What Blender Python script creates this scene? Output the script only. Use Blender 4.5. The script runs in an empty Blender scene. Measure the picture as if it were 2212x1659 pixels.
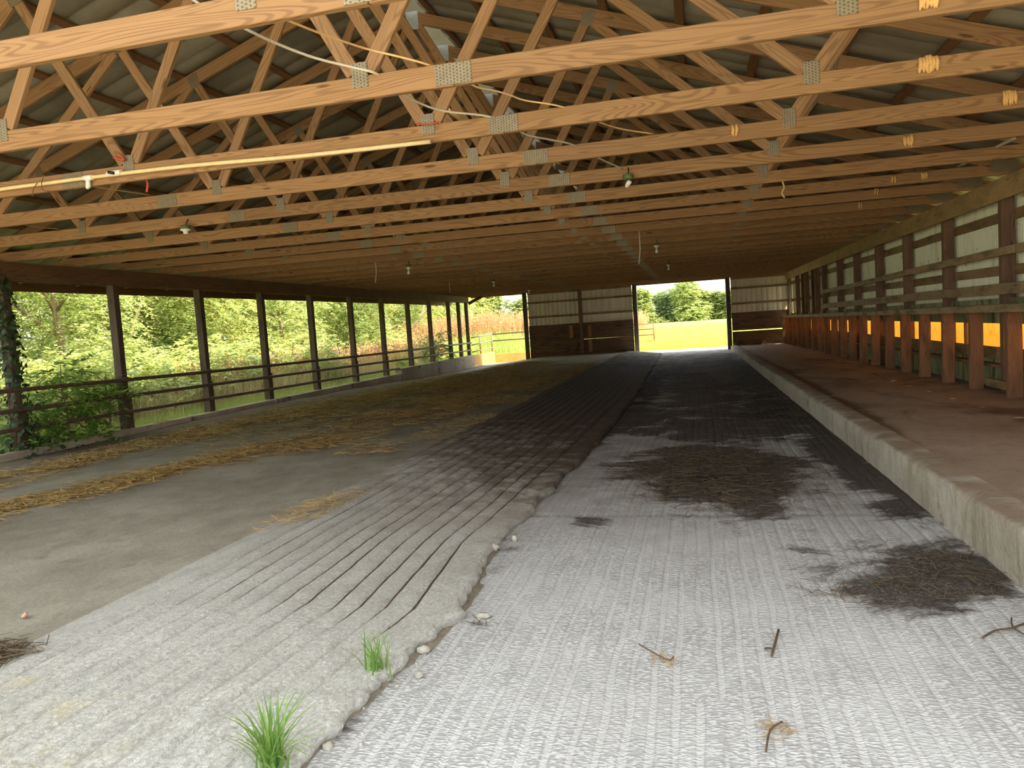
import bpy, math, random
import numpy as np
from mathutils import Matrix, Vector

# ------------------------------------------------------------------ camera, sky, sun, exposure
sc = bpy.context.scene
C = sc.collection
PI = math.pi
W_PX, H_PX, F_PX = 2212, 1659, 1633.98
YAW, PITCH, ROLL = 0.239495, 0.0766936, -0.0659631
EYE = Vector((0.0, 0.0, 1.5))
fwd = Vector((-math.sin(YAW) * math.cos(PITCH), math.cos(YAW) * math.cos(PITCH), -math.sin(PITCH)))
r0 = Vector((math.cos(YAW), math.sin(YAW), 0)); u0 = r0.cross(fwd)
cr, sr = math.cos(ROLL), math.sin(ROLL)
right = cr * r0 + sr * u0; up = -sr * r0 + cr * u0
cam_d = bpy.data.cameras.new('camera'); cam = bpy.data.objects.new('camera', cam_d); C.objects.link(cam)
cam_d.sensor_fit = 'HORIZONTAL'; cam_d.sensor_width = 36.0; cam_d.lens = 36.0 * F_PX / W_PX
cam_d.clip_start = 0.05; cam_d.clip_end = 1000
cam.matrix_world = Matrix(((right.x, up.x, -fwd.x, EYE.x), (right.y, up.y, -fwd.y, EYE.y), (right.z, up.z, -fwd.z, EYE.z), (0, 0, 0, 1)))
sc.camera = cam

world = bpy.data.worlds.new('sky'); sc.world = world; world.use_nodes = True
wn = world.node_tree; bg = wn.nodes['Background']
bg.inputs['Color'].default_value = (0.90, 0.95, 1.0, 1); bg.inputs['Strength'].default_value = 1.25
sun_d = bpy.data.lights.new('sun', 'SUN'); sun = bpy.data.objects.new('sun', sun_d); C.objects.link(sun)
sun_d.energy = 5.5; sun_d.angle = 0.02; sun_d.color = (1.0, 0.88, 0.66)
sun_dir = Vector((1.0, -0.12, 1.45)).normalized()          # towards the sun
sun.rotation_euler = sun_dir.to_track_quat('Z', 'Y').to_euler()
sc.view_settings.view_transform = 'Standard'; sc.view_settings.look = 'None'
sc.view_settings.gamma = 1.0; sc.view_settings.use_curve_mapping = False
sc.view_settings.exposure = 1.6

def at(x, y, Y):
    """world point at depth Y along the ray of photo pixel (x, y)"""
    d = (x - W_PX / 2) / F_PX * right - (y - H_PX / 2) / F_PX * up + fwd
    return EYE + d * (Y / d.y)

# ------------------------------------------------------------------ helpers
rng = np.random.default_rng(7); random.seed(7)

def link(o, parent=None):
    C.objects.link(o)
    if parent: o.parent = parent
    return o
def tag(o, label=None, cat=None, group=None, kind=None):
    if label: o['label'] = label
    if cat: o['category'] = cat
    if group: o['group'] = group
    if kind: o['kind'] = kind
    return o
def empty(name, loc=(0, 0, 0)):
    o = bpy.data.objects.new(name, None); o.location = loc; o.empty_display_size = 0.2
    return link(o)
def mesh_np(name, v, f, mats=None, smooth=False, attrs=None):
    me = bpy.data.meshes.new(name)
    v = np.asarray(v, np.float32); f = np.asarray(f, np.int32); k = f.shape[1]
    me.vertices.add(len(v)); me.vertices.foreach_set('co', v.ravel())
    me.loops.add(f.size); me.loops.foreach_set('vertex_index', f.ravel())
    me.polygons.add(len(f)); me.polygons.foreach_set('loop_start', np.arange(0, f.size, k, dtype=np.int32))
    me.polygons.foreach_set('loop_total', np.full(len(f), k, np.int32))
    if smooth: me.polygons.foreach_set('use_smooth', np.ones(len(f), bool))
    for an, av in (attrs or {}).items():
        a = me.attributes.new(an, 'FLOAT', 'POINT'); a.data.foreach_set('value', np.asarray(av, np.float32).ravel())
    me.update(calc_edges=True)
    if mats: me.materials.append(mats)
    return me
def obj(name, me, parent=None, loc=None):
    o = bpy.data.objects.new(name, me); link(o, parent)
    if loc is not None: o.location = loc
    return o
BOXF = [(0, 3, 2, 1), (4, 5, 6, 7), (0, 1, 5, 4), (1, 2, 6, 5), (2, 3, 7, 6), (3, 0, 4, 7)]
_box = {}
def box_mesh(lx, ly, lz, mat):
    key = (round(lx, 3), round(ly, 3), round(lz, 3), mat.name)
    if key not in _box:
        x, y, z = lx / 2, ly / 2, lz / 2
        # chamfered box: 24 vertices so that edges catch light
        b = min(0.004, min(lx, ly, lz) * 0.2)
        V = []; 
        for sx in (-1, 1):
            for sy in (-1, 1):
                for sz in (-1, 1):
                    V += [(sx * x, sy * (y - b), sz * (z - b)), (sx * (x - b), sy * y, sz * (z - b)), (sx * (x - b), sy * (y - b), sz * z)]
        import itertools
        def vi(sx, sy, sz, a): return ((sx > 0) * 4 + (sy > 0) * 2 + (sz > 0)) * 3 + a
        F = []
        for a in range(3):
            o1, o2 = [(1, 2), (0, 2), (0, 1)][a]
            for s in (-1, 1):
                q = []
                for p, r in ((-1, -1), (1, -1), (1, 1), (-1, 1)):
                    t = [0, 0, 0]; t[a] = s; t[o1] = p; t[o2] = r
                    q.append(vi(*t, a))
                F.append(q)
        for a in range(3):
            o1, o2 = [(1, 2), (0, 2), (0, 1)][a]
            for p in (-1, 1):
                for r in (-1, 1):
                    t0 = [0, 0, 0]; t1 = [0, 0, 0]
                    t0[a] = -1; t1[a] = 1
                    for t in (t0, t1): t[o1] = p; t[o2] = r
                    F.append([vi(*t0, o1), vi(*t1, o1), vi(*t1, o2), vi(*t0, o2)])
        me = bpy.data.meshes.new('board_shape'); T = []
        for sx in (-1, 1):
            for sy in (-1, 1):
                for sz in (-1, 1): T.append([vi(sx, sy, sz, 0), vi(sx, sy, sz, 1), vi(sx, sy, sz, 2)])
        me.from_pydata(V, [], F + T)
        import bmesh
        bm = bmesh.new(); bm.from_mesh(me); bmesh.ops.recalc_face_normals(bm, faces=bm.faces); bm.to_mesh(me); bm.free()
        me.materials.append(mat); _box[key] = me
    return _box[key]
def box(name, mat, x0, x1, y0, y1, z0, z1, parent=None):
    """axis-aligned box; its mesh runs lengthwise along local x so that wood grain follows the longest side"""
    d = [x1 - x0, y1 - y0, z1 - z0]; c = Vector(((x0 + x1) / 2, (y0 + y1) / 2, (z0 + z1) / 2))
    k = d.index(max(d))
    if k == 0: me = box_mesh(*d, mat); m = Matrix()
    elif k == 1: me = box_mesh(d[1], d[0], d[2], mat); m = Matrix(((0, -1, 0, 0), (1, 0, 0, 0), (0, 0, 1, 0), (0, 0, 0, 1)))
    else: me = box_mesh(d[2], d[1], d[0], mat); m = Matrix(((0, 0, -1, 0), (0, 1, 0, 0), (1, 0, 0, 0), (0, 0, 0, 1)))
    o = bpy.data.objects.new(name, me); link(o, parent)
    base = parent.location if parent else Vector()
    o.matrix_local = Matrix.Translation(c - base) @ m
    return o
def board(name, mat, p0, p1, w, t, parent=None, up=(0, 0, 1), base=None):
    """board from p0 to p1, w wide along 'up', t thick"""
    p0, p1 = Vector(p0), Vector(p1); x = p1 - p0; L = x.length; x.normalize()
    z = Vector(up); z = (z - x * z.dot(x)).normalized(); y = z.cross(x)
    me = box_mesh(L, t, w, mat); o = bpy.data.objects.new(name, me); link(o, parent)
    if base is None: base = parent.location if parent else Vector()
    c = (p0 + p1) / 2 - base
    o.matrix_local = Matrix(((x.x, y.x, z.x, c.x), (x.y, y.y, z.y, c.y), (x.z, y.z, z.z, c.z), (0, 0, 0, 1)))
    return o
def tube_vf(pts, r, n=8, closed=True):
    pts = [Vector(p) for p in pts]; V = []; F = []
    rr = r if hasattr(r, '__len__') else [r] * len(pts)
    prev = None
    for i, p in enumerate(pts):
        t = (pts[min(i + 1, len(pts) - 1)] - pts[max(i - 1, 0)]).normalized()
        a = Vector((0, 0, 1)) if abs(t.z) < 0.9 else Vector((1, 0, 0))
        if prev is not None: a = prev
        a = (a - t * a.dot(t)).normalized(); prev = a; b = t.cross(a)
        for k in range(n):
            q = 2 * PI * k / n; V.append(p + rr[i] * (math.cos(q) * a + math.sin(q) * b))
    for i in range(len(pts) - 1):
        for k in range(n):
            F.append((i * n + k, i * n + (k + 1) % n, (i + 1) * n + (k + 1) % n, (i + 1) * n + k))
    if closed:
        F.append(tuple(range(n - 1, -1, -1))); F.append(tuple(range((len(pts) - 1) * n, len(pts) * n)))
    return V, F
def tube(name, mat, pts, r, parent=None, n=8):
    base = parent.location if parent else Vector()
    V, F = tube_vf([Vector(p) - base for p in pts], r, n)
    me = bpy.data.meshes.new(name); me.from_pydata([tuple(v) for v in V], [], F)
    me.polygons.foreach_set('use_smooth', [len(f) == 4 for f in F]); me.materials.append(mat)
    o = bpy.data.objects.new(name, me); return link(o, parent)
def lathe(name, mat, prof, parent=None, loc=(0, 0, 0), n=16, rot=None):
    V = []; F = []
    for r, z in prof:
        for k in range(n): V.append((r * math.cos(2 * PI * k / n), r * math.sin(2 * PI * k / n), z))
    for i in range(len(prof) - 1):
        for k in range(n): F.append((i * n + k, i * n + (k + 1) % n, (i + 1) * n + (k + 1) % n, (i + 1) * n + k))
    F.append(tuple(range(n - 1, -1, -1))); F.append(tuple(range((len(prof) - 1) * n, len(prof) * n)))
    me = bpy.data.meshes.new(name); me.from_pydata(V, [], F); me.polygons.foreach_set('use_smooth', [len(f) == 4 for f in F])
    me.materials.append(mat); o = bpy.data.objects.new(name, me); link(o, parent); o.location = loc
    if rot: o.rotation_euler = rot
    return o
def smooth_path(pts, k=6):
    pts = [Vector(p) for p in pts]; out = []
    for i in range(len(pts) - 1):
        p0, p1, p2, p3 = pts[max(i - 1, 0)], pts[i], pts[i + 1], pts[min(i + 2, len(pts) - 1)]
        for j in range(k):
            t = j / k
            out.append(0.5 * (2 * p1 + (p2 - p0) * t + (2 * p0 - 5 * p1 + 4 * p2 - p3) * t * t + (3 * p1 - p0 - 3 * p2 + p3) * t ** 3))
    out.append(pts[-1]); return out
def vnoise(x, y, seed=0):
    """smooth value noise in 0..1 on numpy arrays"""
    x = np.asarray(x, float); y = np.asarray(y, float)
    xi = np.floor(x); yi = np.floor(y); fx = x - xi; fy = y - yi
    fx = fx * fx * (3 - 2 * fx); fy = fy * fy * (3 - 2 * fy)
    def h(a, b):
        s = np.sin(a * 127.1 + b * 311.7 + seed * 74.7) * 43758.5453
        return s - np.floor(s)
    return (h(xi, yi) * (1 - fx) + h(xi + 1, yi) * fx) * (1 - fy) + (h(xi, yi + 1) * (1 - fx) + h(xi + 1, yi + 1) * fx) * fy
def fnoise(x, y, seed=0, o=4):
    s = 0; a = 0.5; t = 0
    for k in range(o): s = s + a * vnoise(x * 2 ** k, y * 2 ** k, seed + k * 13); t += a; a *= 0.5
    return s / t
def sstep(a, b, x):
    t = np.clip((np.asarray(x, float) - a) / (b - a), 0, 1); return t * t * (3 - 2 * t)

# ------------------------------------------------------------------ materials
class NT:
    def __init__(s, name, rough=0.8, spec=0.3):
        s.m = bpy.data.materials.new(name); s.m.use_nodes = True; s.t = s.m.node_tree; s.N = s.t.nodes
        s.b = s.N['Principled BSDF']; s.b.inputs['Roughness'].default_value = rough
        s.b.inputs['Specular IOR Level'].default_value = spec
    def n(s, kind, **kw):
        nd = s.N.new(kind)
        for k, v in kw.items(): setattr(nd, k, v)
        return nd
    def l(s, a, b): s.t.links.new(a, b)
    def val(s, sock, v):
        if hasattr(v, 'is_linked') or hasattr(v, 'links'): s.l(v, sock)
        else: sock.default_value = v
    def math(s, op, a, b=None, clamp=False):
        nd = s.n('ShaderNodeMath', operation=op); nd.use_clamp = clamp; s.val(nd.inputs[0], a)
        if b is not None: s.val(nd.inputs[1], b)
        return nd.outputs[0]
    def mix(s, f, a, b, mode='MIX'):
        nd = s.n('ShaderNodeMix', data_type='RGBA', blend_type=mode)
        s.val(nd.inputs[0], f)
        for sk, v in ((nd.inputs[6], a), (nd.inputs[7], b)):
            if isinstance(v, tuple): sk.default_value = (*v, 1) if len(v) == 3 else v
            else: s.l(v, sk)
        return nd.outputs[2]
    def ramp(s, f, lo, hi):
        nd = s.n('ShaderNodeMapRange', interpolation_type='SMOOTHSTEP'); s.val(nd.inputs[0], f)
        nd.inputs[1].default_value = lo; nd.inputs[2].default_value = hi
        return nd.outputs[0]
    def noise(s, vec, scale, detail=4, dist=0.0, rough=0.55):
        nd = s.n('ShaderNodeTexNoise'); s.l(vec, nd.inputs['Vector']); nd.inputs['Scale'].default_value = scale
        nd.inputs['Detail'].default_value = detail; nd.inputs['Distortion'].default_value = dist; nd.inputs['Roughness'].default_value = rough
        return nd.outputs['Fac']
    def vor(s, vec, scale, feat='F1'):
        nd = s.n('ShaderNodeTexVoronoi', feature=feat); s.l(vec, nd.inputs['Vector']); nd.inputs['Scale'].default_value = scale
        return nd
    def scalev(s, vec, sc3):
        nd = s.n('ShaderNodeVectorMath', operation='MULTIPLY'); s.l(vec, nd.inputs[0]); nd.inputs[1].default_value = sc3
        return nd.outputs[0]
    def geo(s): return s.n('ShaderNodeNewGeometry')
    def pos(s): return s.geo().outputs['Position']
    def objc(s, rnd=True):
        tc = s.n('ShaderNodeTexCoord').outputs['Object']
        if not rnd: return tc
        r = s.n('ShaderNodeObjectInfo').outputs['Random']
        m = s.n('ShaderNodeVectorMath', operation='MULTIPLY_ADD')
        cb = s.n('ShaderNodeCombineXYZ'); s.l(r, cb.inputs[0]); s.l(s.math('MULTIPLY', r, 7.3), cb.inputs[1]); s.l(s.math('MULTIPLY', r, 3.1), cb.inputs[2])
        s.l(cb.outputs[0], m.inputs[0]); m.inputs[1].default_value = (37.0, 11.0, 17.0); s.l(tc, m.inputs[2])
        return m.outputs[0]
    def attr(s, name):
        a = s.n('ShaderNodeAttribute'); a.attribute_name = name; return a.outputs['Fac']
    def col(s, c):
        if isinstance(c, tuple): s.b.inputs['Base Color'].default_value = (*c, 1)
        else: s.l(c, s.b.inputs['Base Color'])
    def bump(s, h, strength=0.3, dist=0.01):
        nd = s.n('ShaderNodeBump'); nd.inputs['Strength'].default_value = strength; nd.inputs['Distance'].default_value = dist
        s.l(h, nd.inputs['Height']); s.l(nd.outputs[0], s.b.inputs['Normal'])
def lin(r, g, b):
    f = lambda c: c / 12.92 if c <= 0.04045 else ((c + 0.055) / 1.055) ** 2.4
    return (f(r / 255), f(g / 255), f(b / 255))

def wood(name, light, dark, ring=0.6, dirt=None, dirt_amt=0.3, knots=True, var=0.12, rough=0.75):
    s = NT(name, rough)
    v = s.objc()
    n1 = s.noise(s.scalev(v, (0.30, 4.5, 4.5)), 1.0, 2, 0.35)
    rings = s.math('SINE', s.math('MULTIPLY', n1, 230.0))
    rings = s.math('POWER', s.math('MULTIPLY_ADD', rings, 0.5), 1.0)
    rings = s.ramp(s.math('SINE', s.math('MULTIPLY', n1, 230.0)), -0.2, 1.0)
    fib = s.noise(s.scalev(v, (2.5, 90, 90)), 1.0, 3)
    f = s.math('ADD', s.math('MULTIPLY', rings, ring), s.math('MULTIPLY', s.math('SUBTRACT', fib, 0.5), 0.7), True)
    c = s.mix(f, light, dark)
    if knots:
        vo = s.vor(s.scalev(v, (1.3, 6.5, 6.5)), 1.0)
        k = s.math('SUBTRACT', 1.0, s.ramp(vo.outputs['Distance'], 0.05, 0.10))
        c = s.mix(s.math('MULTIPLY', k, 0.75), c, tuple(x * 0.35 for x in dark))
    if dirt:
        dn = s.ramp(s.noise(s.scalev(v, (1.5, 5, 5)), 1.3, 6), 0.42, 0.75)
        c = s.mix(s.math('MULTIPLY', dn, dirt_amt), c, dirt)
    r = s.n('ShaderNodeObjectInfo').outputs['Random']
    hv = s.n('ShaderNodeHueSaturation'); s.l(s.math('MULTIPLY_ADD', r, 2 * var), hv.inputs['Value'])
    hv.inputs['Value'].default_value = 1
    mm = s.n('ShaderNodeMath', operation='MULTIPLY_ADD'); s.l(r, mm.inputs[0]); mm.inputs[1].default_value = 2 * var; mm.inputs[2].default_value = 1 - var
    s.l(mm.outputs[0], hv.inputs['Value']); s.l(c, hv.inputs['Color']); s.col(hv.outputs[0])
    s.bump(s.math('ADD', rings, fib), 0.15, 0.003)
    return s.m
M = {}
M['truss'] = wood('truss_pine', lin(150, 114, 74), lin(98, 68, 40), 0.48)
M['purlin'] = wood('purlin_wood', lin(120, 86, 56), lin(80, 54, 34), 0.4)
M['beam'] = wood('old_beam', lin(112, 82, 54), lin(76, 52, 32), 0.5, lin(60, 44, 28), 0.4)
M['plate_r'] = wood('pale_plate', lin(178, 148, 102), lin(142, 110, 68), 0.35, lin(100, 84, 56), 0.5)
M['rail_r'] = wood('weathered_rail', lin(168, 142, 104), lin(126, 100, 68), 0.3, lin(70, 58, 34), 0.75)
M['post'] = wood('weathered_post', lin(98, 82, 64), lin(64, 50, 38), 0.4, lin(38, 30, 24), 0.6)
M['stud'] = wood('brown_post', lin(128, 98, 74), lin(92, 66, 46), 0.4, lin(66, 48, 34), 0.5)
M['divider'] = wood('divider_wood', lin(138, 98, 66), lin(96, 64, 40), 0.4, lin(62, 48, 36), 0.7)
M['girt'] = wood('girt_wood', lin(150, 122, 86), lin(112, 84, 54), 0.4, lin(66, 50, 32), 0.6)
M['plank'] = wood('dark_plank', lin(112, 84, 58), lin(70, 50, 34), 0.5, lin(34, 26, 20), 0.7)
M['cleat'] = wood('cleat_wood', lin(160, 112, 72), lin(120, 78, 46), 0.4)

def simple(name, c, rough=0.6, metal=0.0, nscale=8.0, amt=0.25, dark=None):
    s = NT(name, rough); s.b.inputs['Metallic'].default_value = metal
    n = s.noise(s.objc(), nscale, 5)
    s.col(s.mix(s.math('MULTIPLY', s.ramp(n, 0.35, 0.75), amt), c, dark or tuple(x * 0.35 for x in c)))
    return s.m
def gusset():
    s = NT('galvanised_plate', 0.45); s.b.inputs['Metallic'].default_value = 0.35
    v = s.n('ShaderNodeTexCoord').outputs['Object']
    br = s.n('ShaderNodeTexBrick'); s.l(s.scalev(v, (1, 1, 1)), br.inputs['Vector'])
    sep = s.n('ShaderNodeSeparateXYZ'); s.l(v, sep.inputs[0])
    fx = s.math('SINE', s.math('MULTIPLY', sep.outputs[0], 2 * PI / 0.021))
    par = s.math('MULTIPLY', s.math('FLOOR', s.math('MULTIPLY', sep.outputs[0], 1 / 0.021)), PI)
    fz = s.math('SINE', s.math('ADD', s.math('MULTIPLY', sep.outputs[2], 2 * PI / 0.019), par))
    slot = s.math('MULTIPLY', s.ramp(fx, 0.1, 0.6), s.ramp(fz, 0.0, 0.5))
    n = s.noise(s.objc(), 30, 3)
    c = s.mix(n, lin(112, 100, 76), lin(146, 134, 106))
    s.N.remove(br)
    s.col(s.mix(s.math('MULTIPLY', slot, 0.75), c, lin(84, 64, 40))); s.bump(slot, 0.6, 0.004)
    return s.m
M['gusset'] = gusset()
M['ridge_plate'] = simple('ridge_plate_metal', lin(190, 196, 200), 0.4, 0.4, 60, 0.4)

def metal_roof():
    s = NT('roof_sheet_metal', 0.45, 0.5)
    p = s.objc()
    n = s.noise(p, 1.3, 6); n2 = s.noise(p, 14, 4)
    c = s.mix(s.ramp(n, 0.35, 0.7), lin(158, 152, 132), lin(128, 120, 100))
    s.col(s.mix(s.math('MULTIPLY', n2, 0.35), c, lin(70, 62, 44))); s.bump(n2, 0.1, 0.004)
    return s.m
M['roof'] = metal_roof()
def sheet(name, c, stain):
    s = NT(name, 0.45, 0.4)
    p = s.pos(); n = s.noise(s.scalev(p, (3, 3, 0.5)), 2.0, 6); n2 = s.noise(p, 11, 5)
    cc = s.mix(s.math('MULTIPLY', s.ramp(n, 0.5, 0.8), 0.5), c, stain)
    s.col(s.mix(s.math('MULTIPLY', s.ramp(n2, 0.62, 0.72), 0.7), cc, tuple(x * 0.5 for x in stain))); return s.m
M['sheet_r'] = sheet('side_sheet', lin(230, 228, 196), lin(160, 146, 102))
M['sheet_b'] = sheet('end_sheet', lin(214, 202, 170), lin(160, 142, 104))

def concrete(name, c0, c1, extra=None, spk=0.25, bumps=((60, 0.25),)):
    s = NT(name, 0.85, 0.25); p = s.pos()
    n = s.noise(p, 0.7, 8, 0.3, 0.6); n2 = s.noise(p, 45, 4, 0, 0.7)
    c = s.mix(s.ramp(n, 0.3, 0.7), c0, c1)
    c = s.mix(s.math('MULTIPLY', s.ramp(n2, 0.35, 0.75), spk), c, tuple(x * 0.45 for x in c1))
    n3 = s.noise(s.scalev(p, (1, 0.7, 1)), 5.5, 7, 0.8, 0.65)
    c = s.mix(s.math('MULTIPLY', s.ramp(n3, 0.42, 0.72), 0.32), c, tuple(x * 0.5 for x in c1))
    if extra: c = extra(s, p, c)
    s.col(c)
    return s, p
def left_extra(s, p, c):
    d = s.attr('dirt'); h = s.attr('hay'); j = s.attr('joint'); w = s.attr('pale_mask')
    nf = s.noise(s.scalev(p, (1.0, 0.45, 1)), 3.0, 8, 0.6, 0.65)
    c = s.mix(s.math('MULTIPLY', s.ramp(s.math('ADD', d, s.math('MULTIPLY', s.math('SUBTRACT', nf, 0.5), 0.9)), 0.35, 0.75), 0.72), c, lin(98, 80, 62))
    c = s.mix(s.math('MULTIPLY', s.ramp(s.math('ADD', h, s.math('MULTIPLY', s.math('SUBTRACT', nf, 0.5), 1.8)), 0.45, 0.85), 0.62), c, lin(118, 90, 52))
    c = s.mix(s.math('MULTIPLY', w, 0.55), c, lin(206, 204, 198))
    return s.mix(s.math('MULTIPLY', j, 0.8), c, lin(50, 42, 34))
s, p = concrete('left_slab_concrete', lin(172, 166, 150), lin(140, 132, 116), left_extra, 0.4)
s.bump(s.noise(p, 30, 6), 0.25, 0.01); M['slab'] = s.m
def ramp_extra(s, p, c):
    d = s.attr('dirt'); g = s.attr('groove'); y = s.attr('lichen')
    nf = s.noise(p, 4.0, 8, 0.4, 0.65)
    c = s.mix(s.math('MULTIPLY', s.ramp(s.math('ADD', y, s.math('MULTIPLY', s.math('SUBTRACT', nf, 0.5), 1.2)), 0.5, 0.9), 0.5), c, lin(205, 190, 130))
    c = s.mix(s.math('MULTIPLY', s.math('MULTIPLY', d, 1.5, True), s.ramp(nf, 0.15, 0.6)), c, lin(128, 117, 102))  # grey wash repeats the painted daylight falloff over the ramp
    c = s.mix(s.math('MULTIPLY', s.ramp(s.math('ADD', d, s.math('MULTIPLY', s.math('SUBTRACT', nf, 0.5), 0.9)), 0.25, 0.95), 0.9), c, lin(66, 50, 37))
    return s.mix(s.math('MULTIPLY', s.ramp(s.math('ADD', g, s.math('MULTIPLY', s.math('SUBTRACT', nf, 0.5), 0.5)), 0.4, 0.7), 0.9), c, lin(74, 56, 40))
s, p = concrete('ramp_concrete', lin(224, 221, 210), lin(200, 196, 184), ramp_extra, 0.55)
s.bump(s.noise(s.scalev(p, (1, 0.6, 1)), 55, 5, 0.5, 0.75), 1.0, 0.02); M['ramp'] = s.m
def stipple(s, p):
    w = s.noise(p, 14, 2); wv = s.n('ShaderNodeVectorMath', operation='MULTIPLY_ADD'); cb = s.n('ShaderNodeCombineXYZ'); s.l(w, cb.inputs[0]); s.l(w, cb.inputs[1])
    s.l(cb.outputs[0], wv.inputs[0]); wv.inputs[1].default_value = (0.03, 0.03, 0); s.l(p, wv.inputs[2])
    vo = s.vor(s.scalev(wv.outputs[0], (46, 100, 1)), 1.0, 'SMOOTH_F1')
    n = s.noise(s.scalev(p, (50, 110, 1)), 1.0, 3)
    return s.math('ADD', s.math('SUBTRACT', 0.75, vo.outputs['Distance']), s.math('MULTIPLY', s.math('SUBTRACT', n, 0.5), 0.9))
def alley_extra(s, p, c):
    d = s.attr('dirt'); g = s.attr('groove'); b = s.attr('black'); j = s.attr('joint')
    nf = s.noise(s.scalev(p, (1, 1.5, 1)), 1.6, 10, 1.0, 0.66)
    st = stipple(s, p)
    amt = s.math('MULTIPLY', s.math('SUBTRACT', 1.0, s.math('MULTIPLY', g, 0.8)), s.math('MULTIPLY', s.ramp(s.noise(p, 1.1, 4), 0.25, 0.6), 0.55))
    c = s.mix(amt, c, s.mix(s.ramp(st, 0.15, 0.6), lin(134, 131, 126), lin(214, 214, 213)))
    c = s.mix(s.math('MULTIPLY', s.ramp(g, 0.25, 0.8), 0.28), c, lin(208, 206, 202))
    c = s.mix(s.math('MULTIPLY', s.math('MULTIPLY', s.ramp(g, 0.02, 0.2), s.math('SUBTRACT', 1.0, s.ramp(g, 0.25, 0.5))), 0.22), c, lin(112, 108, 102))
    c = s.mix(s.math('MULTIPLY', j, 0.7), c, lin(96, 90, 80))
    c = s.mix(s.math('MULTIPLY', s.attr('light_falloff'), s.ramp(nf, 0.2, 0.6)), c, lin(118, 112, 102))  # greys the alley with depth: daylight falloff painted into the colour
    dd = s.ramp(s.math('ADD', d, s.math('MULTIPLY', s.math('SUBTRACT', nf, 0.5), 2.0)), 0.34, 0.70)
    dd = s.math('MULTIPLY', dd, s.math('SUBTRACT', 1.0, s.math('MULTIPLY', s.ramp(st, 0.35, 0.7), 0.25)))
    c = s.mix(s.math('MULTIPLY', dd, 0.92), c, s.mix(s.noise(p, 7, 6), lin(72, 60, 48), lin(44, 36, 30)))
    bb = s.ramp(s.math('ADD', b, s.math('MULTIPLY', s.math('SUBTRACT', nf, 0.5), 1.8)), 0.42, 0.75)
    return s.mix(s.math('MULTIPLY', bb, 0.92), c, lin(30, 26, 24))
s, p = concrete('alley_concrete', lin(204, 203, 200), lin(186, 184, 180), alley_extra, 0.12)
s.bump(s.math('ADD', s.ramp(stipple(s, p), 0.1, 0.6), s.noise(p, 70, 3)), 0.45, 0.01); M['alley'] = s.m
def plat_extra(s, p, c):
    nf = s.noise(s.scalev(p, (0.8, 0.35, 1)), 2.2, 9, 0.7, 0.66); d = s.attr('dirt')
    return s.mix(s.math('MULTIPLY', s.ramp(s.math('ADD', d, s.math('SUBTRACT', nf, 0.5)), 0.4, 0.7), 0.8), c, lin(74, 52, 36))
s, p = concrete('platform_concrete', lin(168, 150, 130), lin(140, 120, 100), plat_extra, 0.3)
s.bump(s.noise(p, 40, 5), 0.25, 0.01); M['platform'] = s.m
def kerb_extra(s, p, c):
    nf = s.noise(s.scalev(p, (1, 6, 0.8)), 1.5, 8, 0.3, 0.7)
    c = s.mix(s.math('MULTIPLY', s.ramp(nf, 0.45, 0.7), 0.55), c, lin(112, 104, 78))
    c = s.mix(s.math('MULTIPLY', s.ramp(s.noise(p, 5, 8), 0.6, 0.75), 0.5), c, lin(70, 58, 40))
    return s.mix(s.math('MULTIPLY', s.attr('top'), s.math('MULTIPLY', s.ramp(s.noise(p, 3, 7), 0.25, 0.6), 0.7)), c, lin(122, 98, 78))
s, p = concrete('kerb_concrete', lin(190, 184, 168), lin(164, 154, 134), kerb_extra, 0.3)
s.bump(s.noise(s.scalev(p, (1, 1, 1)), 25, 6), 0.5, 0.02); M['kerb'] = s.m
s, p = concrete('footing_concrete', lin(190, 176, 152), lin(156, 140, 116), lambda s, p, c: s.mix(s.math('MULTIPLY', s.ramp(s.noise(s.scalev(p, (1, 1, 1.5)), 2.2, 8, 0.4), 0.58, 0.7), 0.75), c, lin(70, 50, 36)), 0.25)
s.bump(s.noise(p, 25, 6), 0.3, 0.015); M['footing'] = s.m
s, p = concrete('apron_concrete', lin(196, 186, 164), lin(170, 160, 140), None, 0.2); M['apron'] = s.m
s, p = concrete('bounce_yard_concrete', lin(228, 216, 194), lin(210, 198, 176), None, 0.2); M['yard'] = s.m
s, p = concrete('yard_wall_concrete', lin(214, 176, 104), lin(190, 146, 78), None, 0.2); M['yardwall'] = s.m
s = NT('bunk_face', 0.85); p = s.pos()
n = s.noise(s.scalev(p, (1, 3, 0.8)), 3.0, 7, 0.4)
s.col(s.mix(s.ramp(n, 0.4, 0.7), lin(150, 150, 112), lin(84, 78, 50))); M['bunk'] = s.m

def leaf(name, c0, c1, trans=0.45, back=None):
    s = NT(name, 0.55, 0.35)
    r = s.geo().outputs['Random Per Island']
    c = s.mix(r, c0, c1); s.col(c)
    tr = s.n('ShaderNodeBsdfTranslucent'); s.l(s.mix(0.5, c, back or (0.50, 0.56, 0.18)), tr.inputs[0])
    mx = s.n('ShaderNodeMixShader'); mx.inputs[0].default_value = trans
    s.l(s.b.outputs[0], mx.inputs[1]); s.l(tr.outputs[0], mx.inputs[2])
    s.l(mx.outputs[0], s.N['Material Output'].inputs['Surface']); return s.m
M['leaf'] = leaf('sunny_leaf', lin(158, 176, 104), lin(198, 204, 140))
M['leaf2'] = leaf('deep_leaf', lin(128, 156, 94), lin(182, 192, 126))
M['leaf3'] = leaf('lime_leaf', lin(182, 190, 104), lin(208, 206, 134))
M['leaf_far'] = leaf('far_leaf', lin(138, 162, 98), lin(190, 194, 124), 0.35)
M['leaf_blue'] = leaf('hazy_leaf', lin(132, 158, 116), lin(170, 182, 132), 0.35)
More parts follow.
